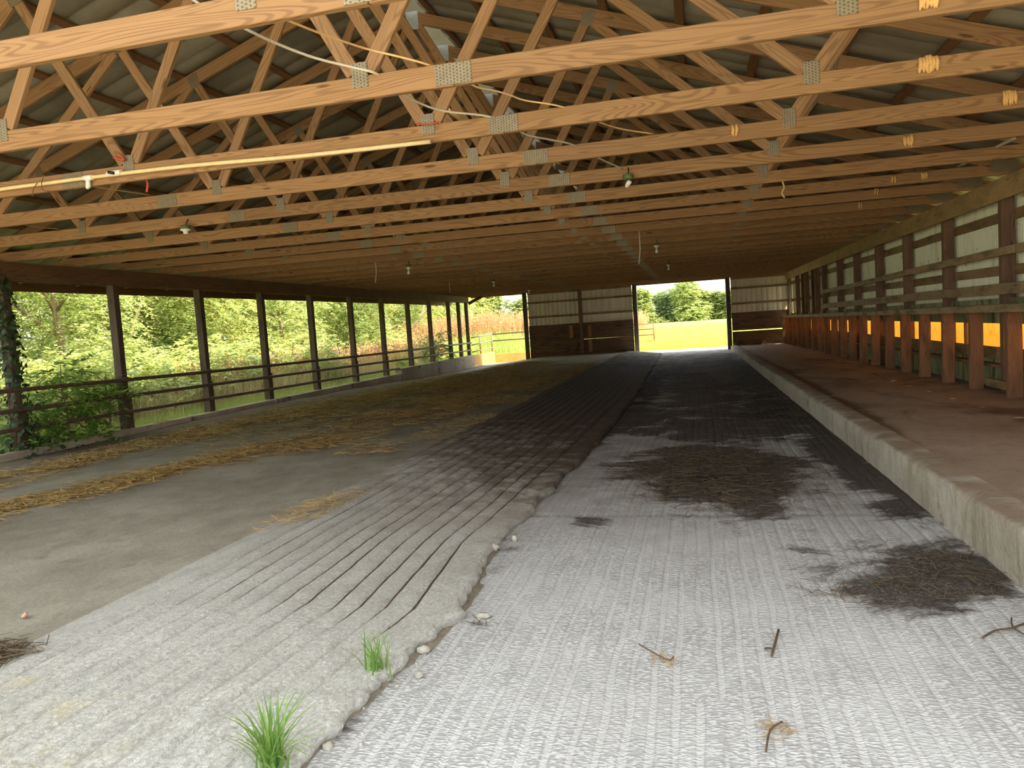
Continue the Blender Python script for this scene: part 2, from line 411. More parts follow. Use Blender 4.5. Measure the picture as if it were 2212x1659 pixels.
M['sapleaf'] = leaf('sapling_leaf', lin(84, 124, 46), lin(128, 160, 66))
M['ivy'] = leaf('ivy_leaf', lin(34, 52, 28), lin(62, 82, 46), 0.12, (0.1, 0.16, 0.04))
M['grass'] = leaf('grass_blade', lin(140, 164, 84), lin(192, 198, 112))
M['fieldgrass'] = leaf('field_grass', lin(170, 184, 70), lin(206, 200, 92), 0.4)
M['tuft'] = leaf('tuft_blade', lin(84, 128, 52), lin(132, 166, 84), 0.35)
M['drygrass'] = leaf('dry_stalk', lin(186, 168, 120), lin(206, 192, 146), 0.3, (0.5, 0.4, 0.2))
M['weed'] = leaf('red_weed_seed', lin(184, 138, 104), lin(208, 166, 124), 0.35, (0.6, 0.3, 0.12))
M['straw'] = leaf('straw_strand', lin(150, 118, 66), lin(212, 182, 120), 0.1, (0.5, 0.4, 0.2))
M['straw_dark'] = leaf('dirty_straw', lin(58, 48, 37), lin(122, 106, 82), 0.1, (0.4, 0.3, 0.15))
M['bark'] = simple('bark', lin(150, 132, 108), 0.9, 0, 14, 0.6)
M['bark_pale'] = simple('pale_dead_bark', lin(206, 190, 160), 0.9, 0, 14, 0.4)
M['pipe'] = simple('rusty_pipe', lin(112, 90, 74), 0.6, 0.2, 20, 0.6, lin(70, 44, 30))
M['gate'] = simple('red_brown_gate_pipe', lin(140, 84, 66), 0.6, 0.1, 20, 0.4)
M['pvc'] = simple('aged_pvc', lin(226, 200, 144), 0.45, 0, 20, 0.25, lin(160, 120, 70))
M['white'] = simple('white_porcelain', lin(232, 226, 212), 0.35, 0, 20, 0.15)
M['box_green'] = simple('green_junction_box', lin(92, 108, 62), 0.6, 0.1, 20, 0.4)
M['black'] = simple('black_plastic', lin(30, 30, 30), 0.5, 0, 20, 0.2)
M['cable_w'] = simple('white_cable', lin(200, 190, 168), 0.6, 0, 20, 0.2)
M['cable_t'] = simple('tan_cable', lin(222, 180, 120), 0.6, 0, 20, 0.2)
M['twine_r'] = simple('red_twine', lin(190, 84, 60), 0.9, 0, 60, 0.3)
M['twine'] = simple('brown_wire', lin(120, 76, 46), 0.8, 0, 40, 0.3)
M['mud'] = simple('mud_nest', lin(214, 170, 104), 0.95, 0, 60, 0.4)
M['rock'] = simple('pale_stone', lin(176, 170, 156), 0.9, 0, 30, 0.35)
M['pinkstone'] = simple('pink_stone', lin(206, 160, 130), 0.9, 0, 30, 0.3)
M['twig'] = simple('twig_bark', lin(96, 78, 60), 0.9, 0, 40, 0.4)
M['steel_lt'] = simple('pale_steel', lin(136, 122, 100), 0.5, 0.3, 20, 0.3)
M['bulb'] = simple('frosted_bulb', lin(226, 220, 204), 0.3, 0, 5, 0.1)
M['soil'] = simple('damp_soil', lin(132, 122, 106), 0.95, 0, 30, 0.5)
M['trimw'] = simple('white_trim', lin(226, 224, 214), 0.5, 0, 6, 0.1)
s = NT('orange_sheet', 0.6); v = s.pos()
n = s.noise(v, 9, 7, 0.5, 0.7); oc = s.mix(s.ramp(n, 0.5, 0.75), (0.30, 0.115, 0.012), (0.20, 0.06, 0.005))
tr = s.n('ShaderNodeBsdfTranslucent'); s.l(oc, tr.inputs[0]); s.col(oc)
mx = s.n('ShaderNodeMixShader'); mx.inputs[0].default_value = 0.75
s.l(s.b.outputs[0], mx.inputs[1]); s.l(tr.outputs[0], mx.inputs[2]); s.l(mx.outputs[0], s.N['Material Output'].inputs['Surface']); M['orange'] = s.m
s = NT('field_ground', 0.95); p = s.pos()
n = s.noise(p, 0.12, 8, 0.3); n2 = s.noise(s.scalev(p, (1, 0.4, 1)), 4, 6)
s.col(s.mix(n2, s.mix(s.ramp(n, 0.35, 0.65), lin(176, 184, 76), lin(196, 196, 92)), lin(140, 160, 60))); M['field'] = s.m
s = NT('brush_ground', 0.95); p = s.pos(); n = s.noise(p, 2.5, 7, 0.4)
s.col(s.mix(s.ramp(n, 0.35, 0.65), lin(122, 138, 74), lin(152, 132, 90))); M['brush'] = s.m

# ------------------------------------------------------------------ dimensions
XC, HC = -3.245, 2.937                  # truss centre line, underside of the bottom chords
TY = lambda i: 1.991 + 1.22 * i
CH = 0.135                               # chord depth
YB = 33.70                              # end wall
XL, XR = -9.85, 3.80                    # inner faces of the two plate beams
tc_z = lambda dx: 5.43 - 0.34 * abs(dx)
def alley_z(Y): return 0.015 - 0.004 * np.asarray(Y, float)
def left_z(X, Y):
    return 0.02 - 0.27 * sstep(0, 1, (-6 - np.asarray(X, float)) / 3.8) * sstep(0, 1, (np.asarray(Y, float) - 15) / 18)
def plat_z(Y): return 0.26 - 0.0095 * (np.asarray(Y, float) - 10)
LOWX = ([-2, 2.0, 2.27, 2.85, 3.2, 3.6, 4.2, 4.8, 5.6, 6.6, 8, 9.5, 11.5, 13.9, 20, 29, 34], [-1.42, -1.38, -1.40, -1.36, -1.34, -1.27, -1.33, -1.39, -1.36, -1.32, -1.26, -1.22, -1.19, -1.17, -1.24, -1.36, -1.4])
def low_x(Y):
    Y = np.asarray(Y, float)
    return np.interp(Y, *LOWX) + 0.11 * (fnoise(Y * 2.6, Y * 0 + 3, 5, 5) - 0.5)
def crest_x(Y): return np.interp(Y, [-2, 2.6, 8, 20, 34], [-3.08, -3.05, -3.0, -2.85, -2.7])

# ------------------------------------------------------------------ floors
def grid(name, X, Y, Z, mat, attrs, smooth=True):
    r, c = X.shape
    v = np.stack([X, Y, Z], -1).reshape(-1, 3)
    i = np.arange(r * c).reshape(r, c)
    f = np.stack([i[:-1, :-1], i[:-1, 1:], i[1:, 1:], i[1:, :-1]], -1).reshape(-1, 4)
    return mesh_np(name, v, f, mat, smooth, attrs)
def rows(y0, y1, n, p=2.0):
    t = np.linspace(0, 1, n); return y0 + (y1 - y0) * t ** p
def blob(X, Y, cx, cy, rx, ry, rot=0):
    c, s_ = math.cos(rot), math.sin(rot); dx, dy = X - cx, Y - cy
    return np.clip(1.35 - np.hypot((dx * c + dy * s_) / rx, (-dx * s_ + dy * c) / ry), 0, 1)
# sunken alley with stamped grooves
ya = rows(-1.0, YB + 0.6, 520, 1.7); xa = np.linspace(-1.85, 1.62, 300)
X, Y = np.meshgrid(xa, ya)
bandY = np.array([-9, 0.2, 1.1, 2.0, 2.93, 3.81, 4.76, 5.74, 6.86, 8.0, 9.2, 10.5, 12, 13.6, 15.2, 17, 19, 21, 23, 25, 27, 29, 31, 33, 40])
bi = np.searchsorted(bandY, Y) ; off = np.sin(bi * 12.9) * 0.5
gx = (X + 0.012 * (fnoise(Y * 2.2, X * 3, 3, 2) - 0.5) * 2) / 0.088 + off
gw = np.abs(gx - np.round(gx))
irr = fnoise(np.round(gx) * 1.7, Y * 1.3 + bi, 9, 2)
groove = np.clip(1.2 - gw / 0.17, 0, 1) * np.clip(2.2 * irr - 0.35, 0, 1)
bandd = np.min(np.abs(Y[..., None] - bandY[None, None, :]), -1)
bandline = np.clip(1 - bandd / 0.012, 0, 1)
near_soft = sstep(2.2, 3.4, Y) * 0.6 + 0.4
Z = alley_z(Y) - 0.010 * groove * near_soft - 0.008 * bandline + 0.004 * (fnoise(X * 3, Y * 3, 1, 3) - 0.5)
lowband = fnoise(X * 1.1, Y * 0.5, 22, 4)
wx, wy = X + 0.5 * (fnoise(X * 1.3, Y * 0.8, 23, 4) - 0.5), Y + 1.6 * (fnoise(X * 1.1, Y * 0.7, 24, 4) - 0.5)
dirt = np.maximum.reduce([blob(wx, wy, 0.2, 7.5, 1.05, 1.9, 0.15) * 1.0, blob(wx, wy, 1.25, 4.5, 0.75, 0.55, 0.3) * 0.9, blob(wx, Y, 1.5, 8, 0.5, 3.6) * 0.8,
    blob(wx, Y, -0.95, 5.6, 0.25, 0.3) * 0.4, blob(wx, wy, 0.85, 5.3, 0.4, 0.6) * 0.42,
    sstep(8.2, 10.5, wy) * (0.5 + 0.5 * lowband), blob(X, Y, -1.45, 2.9, 0.28, 1.3) * 0.35, blob(X, Y, -1.4, 4.6, 0.3, 0.8) * 0.35])
dirt = np.clip(dirt * 1.1, 0, 1) * (1 - 0.45 * sstep(23, 28, Y)) - 0.3 * blob(wx, wy, -0.75, 9.2, 0.45, 1.0) - 0.3 * blob(wx, wy, -0.55, 13.5, 0.4, 2.4) - 0.35 * blob(wx, wy, 1.0, 6.3, 0.28, 0.9)
blk = np.maximum.reduce([blob(X, Y, 0.12, 7.0, 0.45, 0.5) * 0.6, blob(X, Y, -0.95, 17.5, 0.33, 6.5, 0.01) * 0.95, blob(X, Y, -0.3, 20.5, 1.1, 1.5) * 0.72, blob(X, Y, 1.35, 5.7, 0.4, 0.35) * 0.4,
    blob(X, Y, 0.9, 13, 0.9, 4) * 0.52, blob(X, Y, 0.5, 16.5, 0.9, 1.4) * 0.6])
me = grid('floor', X, Y, Z, M['alley'], {'dirt': dirt, 'groove': np.clip(groove * 1.6, 0, 1), 'black': blk, 'light_falloff': 0.75 * sstep(3.6, 7.5, Y), 'joint': bandline * (0.3 + 0.9 * fnoise(X * 2, Y * 2, 19, 3))})
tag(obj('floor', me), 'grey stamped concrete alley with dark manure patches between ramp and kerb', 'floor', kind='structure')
# grooved ramp with a broken lower edge
yr = rows(-0.6, 32.6, 620, 1.75); M_ = 210
u = np.linspace(0, 1, M_)
U, Y = np.meshgrid(u, yr)
CX = crest_x(Y); LX = low_x(Y); LS = np.interp(Y, *LOWX); X = CX + (LS - CX) * U + (LX - LS) * sstep(0.86, 1.0, U)
crest_h = left_z(CX, Y) + 0.075; low_h = alley_z(Y) + 0.055 + 0.02 * (fnoise(Y * 2.0, Y * 0, 8, 3) - 0.5)
Z = crest_h + (low_h - crest_h) * (U ** 1.25)
gk = np.array([0.03, 0.115, 0.20, 0.285, 0.365, 0.45, 0.53, 0.62, 0.705, 0.79, 0.875])
gro = np.zeros_like(X); fill = np.zeros_like(X)
for k, g in enumerate(gk):
    cu = g + 0.014 * (fnoise(Y * 0.55, Y * 0 + k * 3.7, 31 + k, 3) - 0.5) * 2
    dm = (U - cu) * 1.68
    strong = np.clip(0.35 + 1.0 * fnoise(Y * 0.8, Y * 0 + k * 5.1, 60 + k, 2), 0.2, 1)
    w_ = np.where(dm < 0, 0.045, 0.014)                      # lapped ridges: long rise, short drop
    gro = np.maximum(gro, np.clip(1 - np.abs(dm) / w_, 0, 1) ** 1.3 * strong)
    fill = np.maximum(fill, np.clip(1 - np.abs(dm + 0.004) / 0.017, 0, 1) * np.clip(-0.22 + sstep(2.4, 4.4, Y) * 1.0 + (fnoise(Y * 1.1, Y * 0 + k * 2.3, 90 + k, 3)) * 0.9 - (0.25 if k in (0,) else 0), 0, 1))
ck = (Y / 0.33) % 1.0
cross = np.clip(1 - np.abs(ck - 0.5) / 0.16, 0, 1) * sstep(23.0, 25.5, Y)
Z = Z - 0.020 * gro - 0.025 * cross + 0.012 * (fnoise(X * 2.5, Y * 1.2, 14, 4) - 0.5) + 0.006 * (fnoise(X * 9, Y * 9, 15, 2) - 0.5)
dirt = sstep(4.2, 12.5, Y + 2.2 * (U - 0.5) + 3 * (fnoise(X, Y * 0.4, 16, 3) - 0.5)) * 0.78 * (1 - 0.75 * sstep(22, 26, Y)) + 0.30 * sstep(2.8, 7.0, Y)  # brown dirt, plus painted light falloff growing with depth in the last term
lich = sstep(4.2, 2.0, Y + 0.4 * U) * (0.75 - 0.3 * U) * 1.0
fill = np.maximum(fill, cross * 1.0); fill = np.maximum(fill, gro * sstep(23, 25, Y))
def col(x, z): return x[:, None], z[:, None]
yr_ = Y[:, :1]
exL = np.concatenate([CX[:, :1] - 0.5, CX[:, :1] - 0.34, CX[:, :1] - 0.17], 1)
zl = left_z(exL, np.repeat(yr_, 3, 1)); zL = np.stack([zl[:, 0] - 0.02, zl[:, 1] + 0.008, zl[:, 2] + 0.05], 1)
jag = 0.05 * (fnoise(yr_ * 14, yr_ * 0, 44, 4) - 0.4)
exR = np.concatenate([LX[:, -1:] + 0.012 + jag, LX[:, -1:] + 0.018 + jag, LX[:, -1:] - 0.012 + jag], 1)
zr = Z[:, -1:]; za = alley_z(yr_)
zR = np.concatenate([zr - 0.008 - 0.02 * fnoise(yr_ * 11, yr_ * 0 + 5, 46, 3), zr - 0.035, za - 0.03], 1)
Xf = np.concatenate([exL, X, exR], 1); Zf = np.concatenate([zL, Z, zR], 1); Yf = np.repeat(yr_, Xf.shape[1], 1)
Yf[:, -3:] += 0.01 * (fnoise(yr_ * 12, yr_ * 0 + 2, 45, 2) - 0.5)
pad = lambda A, a=0.0, b=0.0: np.concatenate([np.full((len(A), 3), a), A, np.full((len(A), 3), b)], 1)
dR = np.concatenate([np.repeat(dirt[:, :1], 3, 1), dirt, np.repeat(dirt[:, -1:], 3, 1)], 1)
me = grid('ramp_floor', Xf, Yf, Zf, M['ramp'], {'dirt': dR, 'groove': pad(fill, 0, 0.1), 'lichen': pad(lich, 0.4, 0.42)})
tag(obj('ramp_floor', me), 'pale grooved concrete ramp with long lapped ridges and a broken edge', 'floor', kind='structure')
# left slab
yl = rows(-1.0, YB + 0.3, 420, 1.5); xl = np.linspace(-9.80, -2.55, 200)
X, Y = np.meshgrid(xl, yl)
Z = left_z(X, Y) + 0.012 * (fnoise(X * 0.8, Y * 0.5, 2, 3) - 0.5)
def band(X, Y, pts, w):
    ys = [p_[1] for p_ in pts]; xs = [p_[0] for p_ in pts]; ws = [p_[2] for p_ in pts]
    return np.clip(1.2 - np.abs(X - np.interp(Y, ys, xs)) / np.interp(Y, ys, ws), 0, 1)
wob = 0.5 * (fnoise(X * 0.9, Y * 0.45, 71, 4) - 0.5)
hay1 = band(X + 2 * wob, Y, [(-6.9, 4, 0.45), (-6.7, 5.8, 0.6), (-6.3, 7.3, 0.75), (-5.8, 9, 0.75), (-5.0, 11.2, 0.9), (-4.8, 14, 1.1), (-5, 20, 1.3)], 0)
hay2 = band(X + 2 * wob, Y, [(-8.3, 4, 0.7), (-8.3, 7.3, 0.65), (-8.1, 9, 0.65), (-8.2, 12.3, 0.8), (-7.6, 15, 1.2), (-6.8, 18, 1.6), (-6.4, 24, 1.7), (-6.4, 30, 1.0)], 0)
hay = np.maximum(hay1 * sstep(22, 14, Y), hay2 * sstep(31, 26, Y))
hay = np.maximum(hay, sstep(11, 14, Y) * sstep(25, 22, Y) * (0.25 + 0.5 * fnoise(X * 1.2, Y * 0.7, 72, 4)))
hay = np.maximum(hay, blob(X, Y, -3.55, 2.85, 0.4, 0.22) * 0.95)
Z = Z + 0.035 * np.clip(hay, 0, 1) * (0.4 + fnoise(X * 4, Y * 4, 73, 3))
dirt = np.clip(0.15 + 0.3 * fnoise(X * 0.5, Y * 0.3, 74, 3) + 0.35 * sstep(-7.0, -9.6, X) + 0.36 * sstep(7, 14, Y) - 0.35 * sstep(24, 26.5, Y) - 0.25 * band(X, Y, [(-5.9, 4, 0.4), (-5.4, 6.5, 0.35), (-5.0, 8, 0.4), (-5.0, 10, 0.5), (-5.2, 12, 0.3)], 0) - 0.2 * sstep(4.5, 3, Y), 0, 1)
pale_mask = np.clip(blob(X, Y, -8.4, 29, 1.0, 4.5) * 0.9 + sstep(23.4, 23.7, Y + 0.56 * (X + 2.7) * 0) * 0.35 * sstep(-6.2, -5.4, X), 0, 1)  # paler tone in the far left part and behind the cross joint
joint = np.clip(1 - np.abs(Y - 23.6) / 0.05, 0, 1) * sstep(-6.5, -5.5, X) * 0.6
joint = np.maximum(joint, np.clip(1 - np.abs(Y - (4.41 + (X + 4.19) * -0.13) - 0.05 * (fnoise(X * 4, X * 0, 4, 2) - 0.5)) / 0.012, 0, 1) * 0.35)
me = grid('floor_left', X, Y, Z, M['slab'], {'dirt': dirt, 'hay': hay, 'pale_mask': pale_mask, 'joint': joint})
tag(obj('floor_left', me), 'worn grey brown concrete slab strewn with straw beside the open wall', 'floor', kind='structure')
# raised platform and kerb on the right
yp = rows(-1.0, YB + 0.05, 200, 1.4); xp = np.linspace(1.74, 4.30, 60)
X, Y = np.meshgrid(xp, yp)
Z = plat_z(Y) - 0.012 + 0.012 * (fnoise(X * 1.2, Y * 0.6, 6, 4) - 0.5)
dirt = np.clip(0.22 + 0.25 * sstep(6.5, 12, Y) + 0.25 * blob(X, Y, 2.9, 8.5, 1.0, 1.0) + 0.35 * sstep(1.98, 1.78, X) * sstep(5, 7, Y) - 0.2 * sstep(20, 26, Y), 0, 1)
me = grid('platform_floor', X, Y, Z, M['platform'], {'dirt': dirt})
tag(obj('platform_floor', me), 'raised reddish grey concrete feeding platform along the feed bunk', 'floor', kind='structure')
yk = rows(-1.0, YB, 520, 1.5); prof = [(1.525, None, 0), (1.52, -0.15, 0), (1.52, -0.022, 0), (1.527, -0.008, .5), (1.545, 0.0, 1), (1.61, 0.004, 1), (1.68, 0.003, 1), (1.74, -0.002, 1), (1.76, -0.05, 1)]
Xk = []; Zk = []; Tk = []
chip = np.clip(fnoise(yk * 1.6, yk * 0, 58, 4) - 0.52, 0, 1) * 0.22
for j, (x, dz, tp) in enumerate(prof):
    nz = fnoise(yk * 5.5, yk * 0 + j * 0.4, 50, 4) - 0.5
    xs = x + 0.016 * nz + np.interp(yk, [4, 34], [0.04, -0.02])
    z = (alley_z(yk) - 0.03) if dz is None else (np.maximum(plat_z(yk) + dz, alley_z(yk) + 0.02 * j) + (0.010 * (fnoise(yk * 6, yk * 0 + j * 0.5, 52, 3) - 0.5) if j > 1 else 0))
    if j in (2, 3, 4): z = z - chip * (0.8, 0.7, 0.35)[j - 2]; xs = xs + chip * (0.2, 0.35, 0.3)[j - 2]
    Xk.append(xs); Zk.append(z); Tk.append(np.full_like(yk, tp))
Xk = np.stack(Xk, 1); Zk = np.stack(Zk, 1); Tk = np.stack(Tk, 1); Yk = np.repeat(yk[:, None], len(prof), 1)
me = grid('curb', Xk, Yk, Zk, M['kerb'], {'top': Tk}, False)
tag(obj('curb', me), 'long chipped concrete kerb edging the raised platform', 'curb', kind='structure')

# ------------------------------------------------------------------ outdoor ground
def ground(name, x0, x1, y0, y1, zf, mat, n=40, label='', cat='ground'):
    X, Y = np.meshgrid(np.linspace(x0, x1, n), np.linspace(y0, y1, n)); Z = zf(X, Y)
    return tag(obj(name, grid(name, X, Y, Z, mat, {})), label, cat, kind='structure')
field_z = lambda Y: np.interp(Y, [33, 40, 150, 400], [-0.26, -0.30, 0.30, 1.5])
mound = lambda X, Y: 0.9 * np.exp(-(((X + 11 + (Y - 44) * 0.0) / 5.0) ** 2 + ((Y - 46) / 6.0) ** 2))
ground('field', -120, 120, 39.4, 400, lambda X, Y: field_z(Y) + mound(X, Y) * 0 , M['field'], 60, 'sunny yellow green hay field beyond the end wall', 'field')
ground('ground_left', -60, -9.93, -30, 39.5, lambda X, Y: -0.12 - 0.16 * sstep(24, 34, Y) + 0.15 * (fnoise(X * 0.7, Y * 0.7, 3, 3) - 0.5) * sstep(-10.2, -11.5, X) + 0.6 * sstep(-14, -24, X), M['brush'], 120, 'brushy ground along the open side', 'ground')
ground('ground_right', 4.36, 60, -30, 39.5, lambda X, Y: 0.05 - 0.25 * sstep(10, 34, Y) + 0 * X, M['brush'], 30, 'grassy ground outside the feed hatches', 'ground')
ground('apron_ground', -9.94, 4.37, YB + 0.25, 39.45, lambda X, Y: -0.125 - 0.02 * (Y - YB) - 0.13 * sstep(-6, -9.8, X), M['apron'], 40, 'sunlit concrete apron outside the far doorways', 'ground')
ground('front_ground', -60, 60, -40, -0.9, lambda X, Y: -0.03 + 0.01 * Y * 0, M['yard'], 20, 'unseen concrete yard, paled to bounce light into the open end', 'ground')  # out of view; colour raised to throw daylight up onto the near trusses

# ------------------------------------------------------------------ roof
roof = empty('roof', (XC, 17, 4)); tag(roof, 'dark ribbed metal roof on wooden purlins over the trusses', 'roof', kind='structure')
Y0R, Y1R = 1.5, YB + 0.5
nsh = 36; pw = (Y1R - Y0R) / nsh
def roof_sheet_mesh(side, d0=0.13, d1=7.85):
    v = []; f = []
    prof = [(0, 0), (0.03, 0.022), (0.055, 0.022), (0.085, 0), (pw / 3, 0), (pw / 3 + .03, 0.022), (pw / 3 + .055, 0.022), (pw / 3 + .085, 0), (2 * pw / 3, 0), (2 * pw / 3 + .03, 0.022), (2 * pw / 3 + .055, 0.022), (2 * pw / 3 + .085, 0), (pw + 0.012, 0.0)]
    for d in (d0, d1):
        for yy, zz in prof: v.append((side * d, yy - pw / 2, tc_z(d) + 0.125 + zz - 5.43))
    n = len(prof)
    for i in range(n - 1): f.append((i, i + 1, n + i + 1, n + i))
    return mesh_np('roof_sheet', v, f, M['roof'])
rsm = {sd: roof_sheet_mesh(sd) for sd in (-1, 1)}
for sd in (-1, 1):
    for k in range(nsh):
        o = obj('roof_sheet', rsm[sd], roof); o.location = Vector((XC, Y0R + pw * (k + 0.5), 5.43)) - roof.location
for sd in (-1, 1):
    for d in (0.28, 1.0, 1.75, 2.5, 3.25, 4.0, 4.75, 5.5, 6.25, 7.0, 7.65):
        z = tc_z(d) + 0.07 + 0.028
        board('purlin', M['purlin'], (XC + sd * d, Y0R, z), (XC + sd * d, Y1R, z), 0.04, 0.09, roof, up=(sd * 0.34, 0, 1))
v = [(x, y, z) for y in (Y0R, Y1R) for x, z in ((-0.3, -0.045), (0, 0.055), (0.3, -0.045))]
cap = obj('ridge_cap', mesh_np('ridge_cap', v, [(0, 1, 4, 3), (1, 2, 5, 4)], M['roof']), roof); cap.location = Vector((XC, 0, 5.43 + 0.27)) - roof.location
for sd in (-1, 1):
    x = XC + sd * 7.78; z = tc_z(7.78)
    box('fascia_board', M['beam'], x - 0.02, x + 0.02, Y0R, Y1R, z - 0.165, z + 0.10, roof)

# ------------------------------------------------------------------ trusses
JB = (-4.1, -1.345, 1.345, 4.1); JT = 2.33; JT2 = 4.66
def build_truss(i):
    t = empty('roof_truss', (XC, TY(i), HC)); B = Vector((XC, TY(i), HC)); th = 0.042
    P = lambda dx, z: (XC + dx, TY(i), z)
    zc = HC + CH / 2
    for a, b in ((-7.15, -1.925), (-1.925, 1.935), (1.935, 7.15)):
        board('bottom_chord', M['truss'], P(a + 0.002, zc), P(b - 0.002, zc), CH, th, t)
    for sd in (-1, 1):
        board('top_chord', M['truss'], P(sd * 0.01, tc_z(0.01)), P(sd * 7.72, tc_z(7.72)), 0.14, th, t)
        board('web', M['truss'], P(sd * 1.30, HC + CH + 0.02), P(sd * 0.06, tc_z(0) - 0.09), 0.095, th - 0.004, t)
        board('web', M['truss'], P(sd * 1.40, HC + CH + 0.02), P(sd * (JT - 0.03), tc_z(JT) - 0.08), 0.095, th - 0.004, t)
        board('web', M['truss'], P(sd * 4.06, HC + CH + 0.02), P(sd * (JT + 0.05), tc_z(JT) - 0.08), 0.095, th - 0.004, t)
        board('web', M['truss'], P(sd * 4.13, HC + CH + 0.02), P(sd * (JT2 - 0.02), tc_z(JT2) - 0.08), 0.095, th - 0.004, t)
    yf = TY(i) - th / 2 - 0.002
    def plate(x, z, w, h, ang=0, mat='gusset'):
        o = bpy.data.objects.new('gusset_plate', box_mesh(w, 0.004, h, M[mat])); link(o, t)
        o.location = Vector((XC + x, yf, z)) - B; o.rotation_euler = (0, ang, 0)
    for x in JB: plate(x, HC + CH + 0.005, 0.105, 0.15)
    plate(-1.925, zc, 0.22, 0.122); plate(1.935, zc, 0.225, 0.122)
    for sd in (-1, 1):
        plate(sd * JT, tc_z(JT) - 0.03, 0.13, 0.15, sd * 0.33); plate(sd * JT2, tc_z(JT2) - 0.03, 0.10, 0.14, sd * 0.33)
        plate(sd * 7.0, HC + 0.1, 0.30, 0.15, sd * 0.15)
    plate(0, tc_z(0) - 0.05, 0.16, 0.22, 0, 'ridge_plate')
    return t
def copy_tree(o, parent=None):
    c = o.copy(); C.objects.link(c); c.parent = parent
    for ch in list(o.children): copy_tree(ch, c)
    return c
ordn = ['', 'first', 'second', 'third', 'fourth', 'fifth', 'sixth', 'seventh', 'eighth', 'ninth', 'tenth', 'eleventh', 'twelfth', 'thirteenth', 'fourteenth', 'fifteenth', 'sixteenth', 'seventeenth', 'eighteenth', 'nineteenth', 'twentieth', 'twenty-first', 'twenty-second', 'twenty-third', 'twenty-fourth', 'twenty-fifth']
t1 = build_truss(1); NT_ = 26
for i in range(1, NT_ + 1):
    t = t1 if i == 1 else copy_tree(t1)
    t.location = (XC, TY(i) if i < 26 else YB - 0.03, HC)
    extra = {1: ', crossing the top left corner', 2: ', its wide splice plate near the middle', 3: ', with the cream pipe tied along it', 5: ', carrying the dangling green lamp box'}.get(i, '')
    if i <= 12: lab = f'pine roof truss, {ordn[i]} from the camera{extra}'
    elif i < 26: lab = f'shaded pine roof truss far back, {ordn[i]} from the camera'
    else: lab = 'pine gable truss standing over the end wall'
    tag(t, lab, 'truss', 'pine roof trusses')

# ------------------------------------------------------------------ left side: posts, plate beam, footing wall, pipe fence
wl = empty('wall_left', (-9.9, 20, 0)); tag(wl, 'open timber side with posts, plate beam and concrete footing', 'wall', kind='structure')
for a, b in ((2.0, 8.4), (8.4, 14.6), (14.6, 20.8), (20.8, 27.0), (27.0, 33.1)):
    box('plate_beam', M['beam'], XL - 0.045, XL, a + 0.003, b - 0.003, 2.665, HC, wl)
    box('plate_beam', M['beam'], XL - 0.24, XL - 0.20, a + 0.5, b + 0.494 if b < 33 else b, 2.665, HC - 0.02, wl)
PL = [4.5, 6.9, 9.28, 11.5, 13.9, 16.22, 18.62, 21.05, 23.4, 25.75, 28.06, 30.42, 31.84, 33.03]
for y in PL:
    j = random.uniform(-0.012, 0.012)
    board('post', M['post'], (XL - 0.125 + j, y, -0.1), (XL - 0.123, y, 2.92), 0.13, 0.145, wl, up=(0, 1, 0))
for y in PL[:-2]:          # darker treated footing stub bolted beside each post
    board('post_stub', M['plank'], (XL - 0.125, y + 0.105, -0.1), (XL - 0.125, y + 0.105, 0.75), 0.05, 0.12, wl, up=(0, 1, 0))
def footing(name, y0, y1, ztop, x0=-9.98, x1=-9.755, n=60, mat='footing'):
    ys = np.linspace(y0, y1, n); pr = [(x1, -0.5), (x1, ztop - 0.02), (x1 - 0.02, ztop), (x0 + 0.02, ztop), (x0, ztop - 0.02), (x0, -0.5)]
    X = np.array([[a for a, b in pr]] * n) + 0.012 * (fnoise(np.repeat(ys[:, None], 6, 1) * 1.2, np.arange(6)[None] * 1.0, 5, 3) - 0.5)
    Z = np.array([[b for a, b in pr]] * n) + 0.016 * (fnoise(np.repeat(ys[:, None], 6, 1) * 0.9, np.arange(6)[None] * 0 + 2.0, 8, 3) - 0.5)
    Yg = np.repeat(ys[:, None], 6, 1)
    v = np.stack([X, Yg, Z], -1).reshape(-1, 3); i = np.arange(n * 6).reshape(n, 6)
    f = np.stack([i[:-1, :-1], i[:-1, 1:], i[1:, 1:], i[1:, :-1]], -1).reshape(-1, 4)
    f = np.concatenate([f, [[0, 1, 4, 5], [1, 2, 3, 4], [(n - 1) * 6 + k for k in (5, 4, 1, 0)], [(n - 1) * 6 + k for k in (4, 3, 2, 1)]]])
    return obj(name, mesh_np(name, v, f, M[mat]), wl, loc=-wl.location)
for a, b in ((1.0, 16.2), (16.21, 24.2)): footing('footing_wall', a, b, 0.125)
for a, b in ((24.21, 30.2), (30.21, 33.0)): footing('footing_wall', a, b, 0.29, x1=-9.74)
fence = empty('pipe_fence', (XL, 20, 0)); tag(fence, 'dark pipe rail fence running between the open side posts', 'fence')
def rail(pts, r=0.033):
    tube('rail', M['pipe'], [(XL + 0.01 + random.uniform(-.008, .008), y, z) for y, z in pts], r, fence, 10)
rail([(3, 1.09), (9.2, 1.03), (13, 0.97), (16.5, 0.93), (20, 0.90), (25, 0.875), (33.0, 0.85)])
rail([(3, 0.78), (8.9, 0.73), (14.6, 0.68), (20, 0.63), (26, 0.57), (33.0, 0.52)])
rail([(3, 0.50), (8.9, 0.45), (15.4, 0.38), (20, 0.34), (24.25, 0.30)])
for y in PL[2:]:
    o = bpy.data.objects.new('clamp', box_mesh(0.05, 0.09, 0.09, M['pipe'])); link(o, fence); o.location = Vector((XL - 0.04, y, float(np.interp(y, [3, 9.2, 16.5, 33], [1.09, 1.03, 0.93, 0.85])))) - fence.location
board('corner_brace', M['beam'], (XL - 0.02, 33.1, 2.62), (XL + 0.55, 33.4, 2.92), 0.14, 0.04, wl)

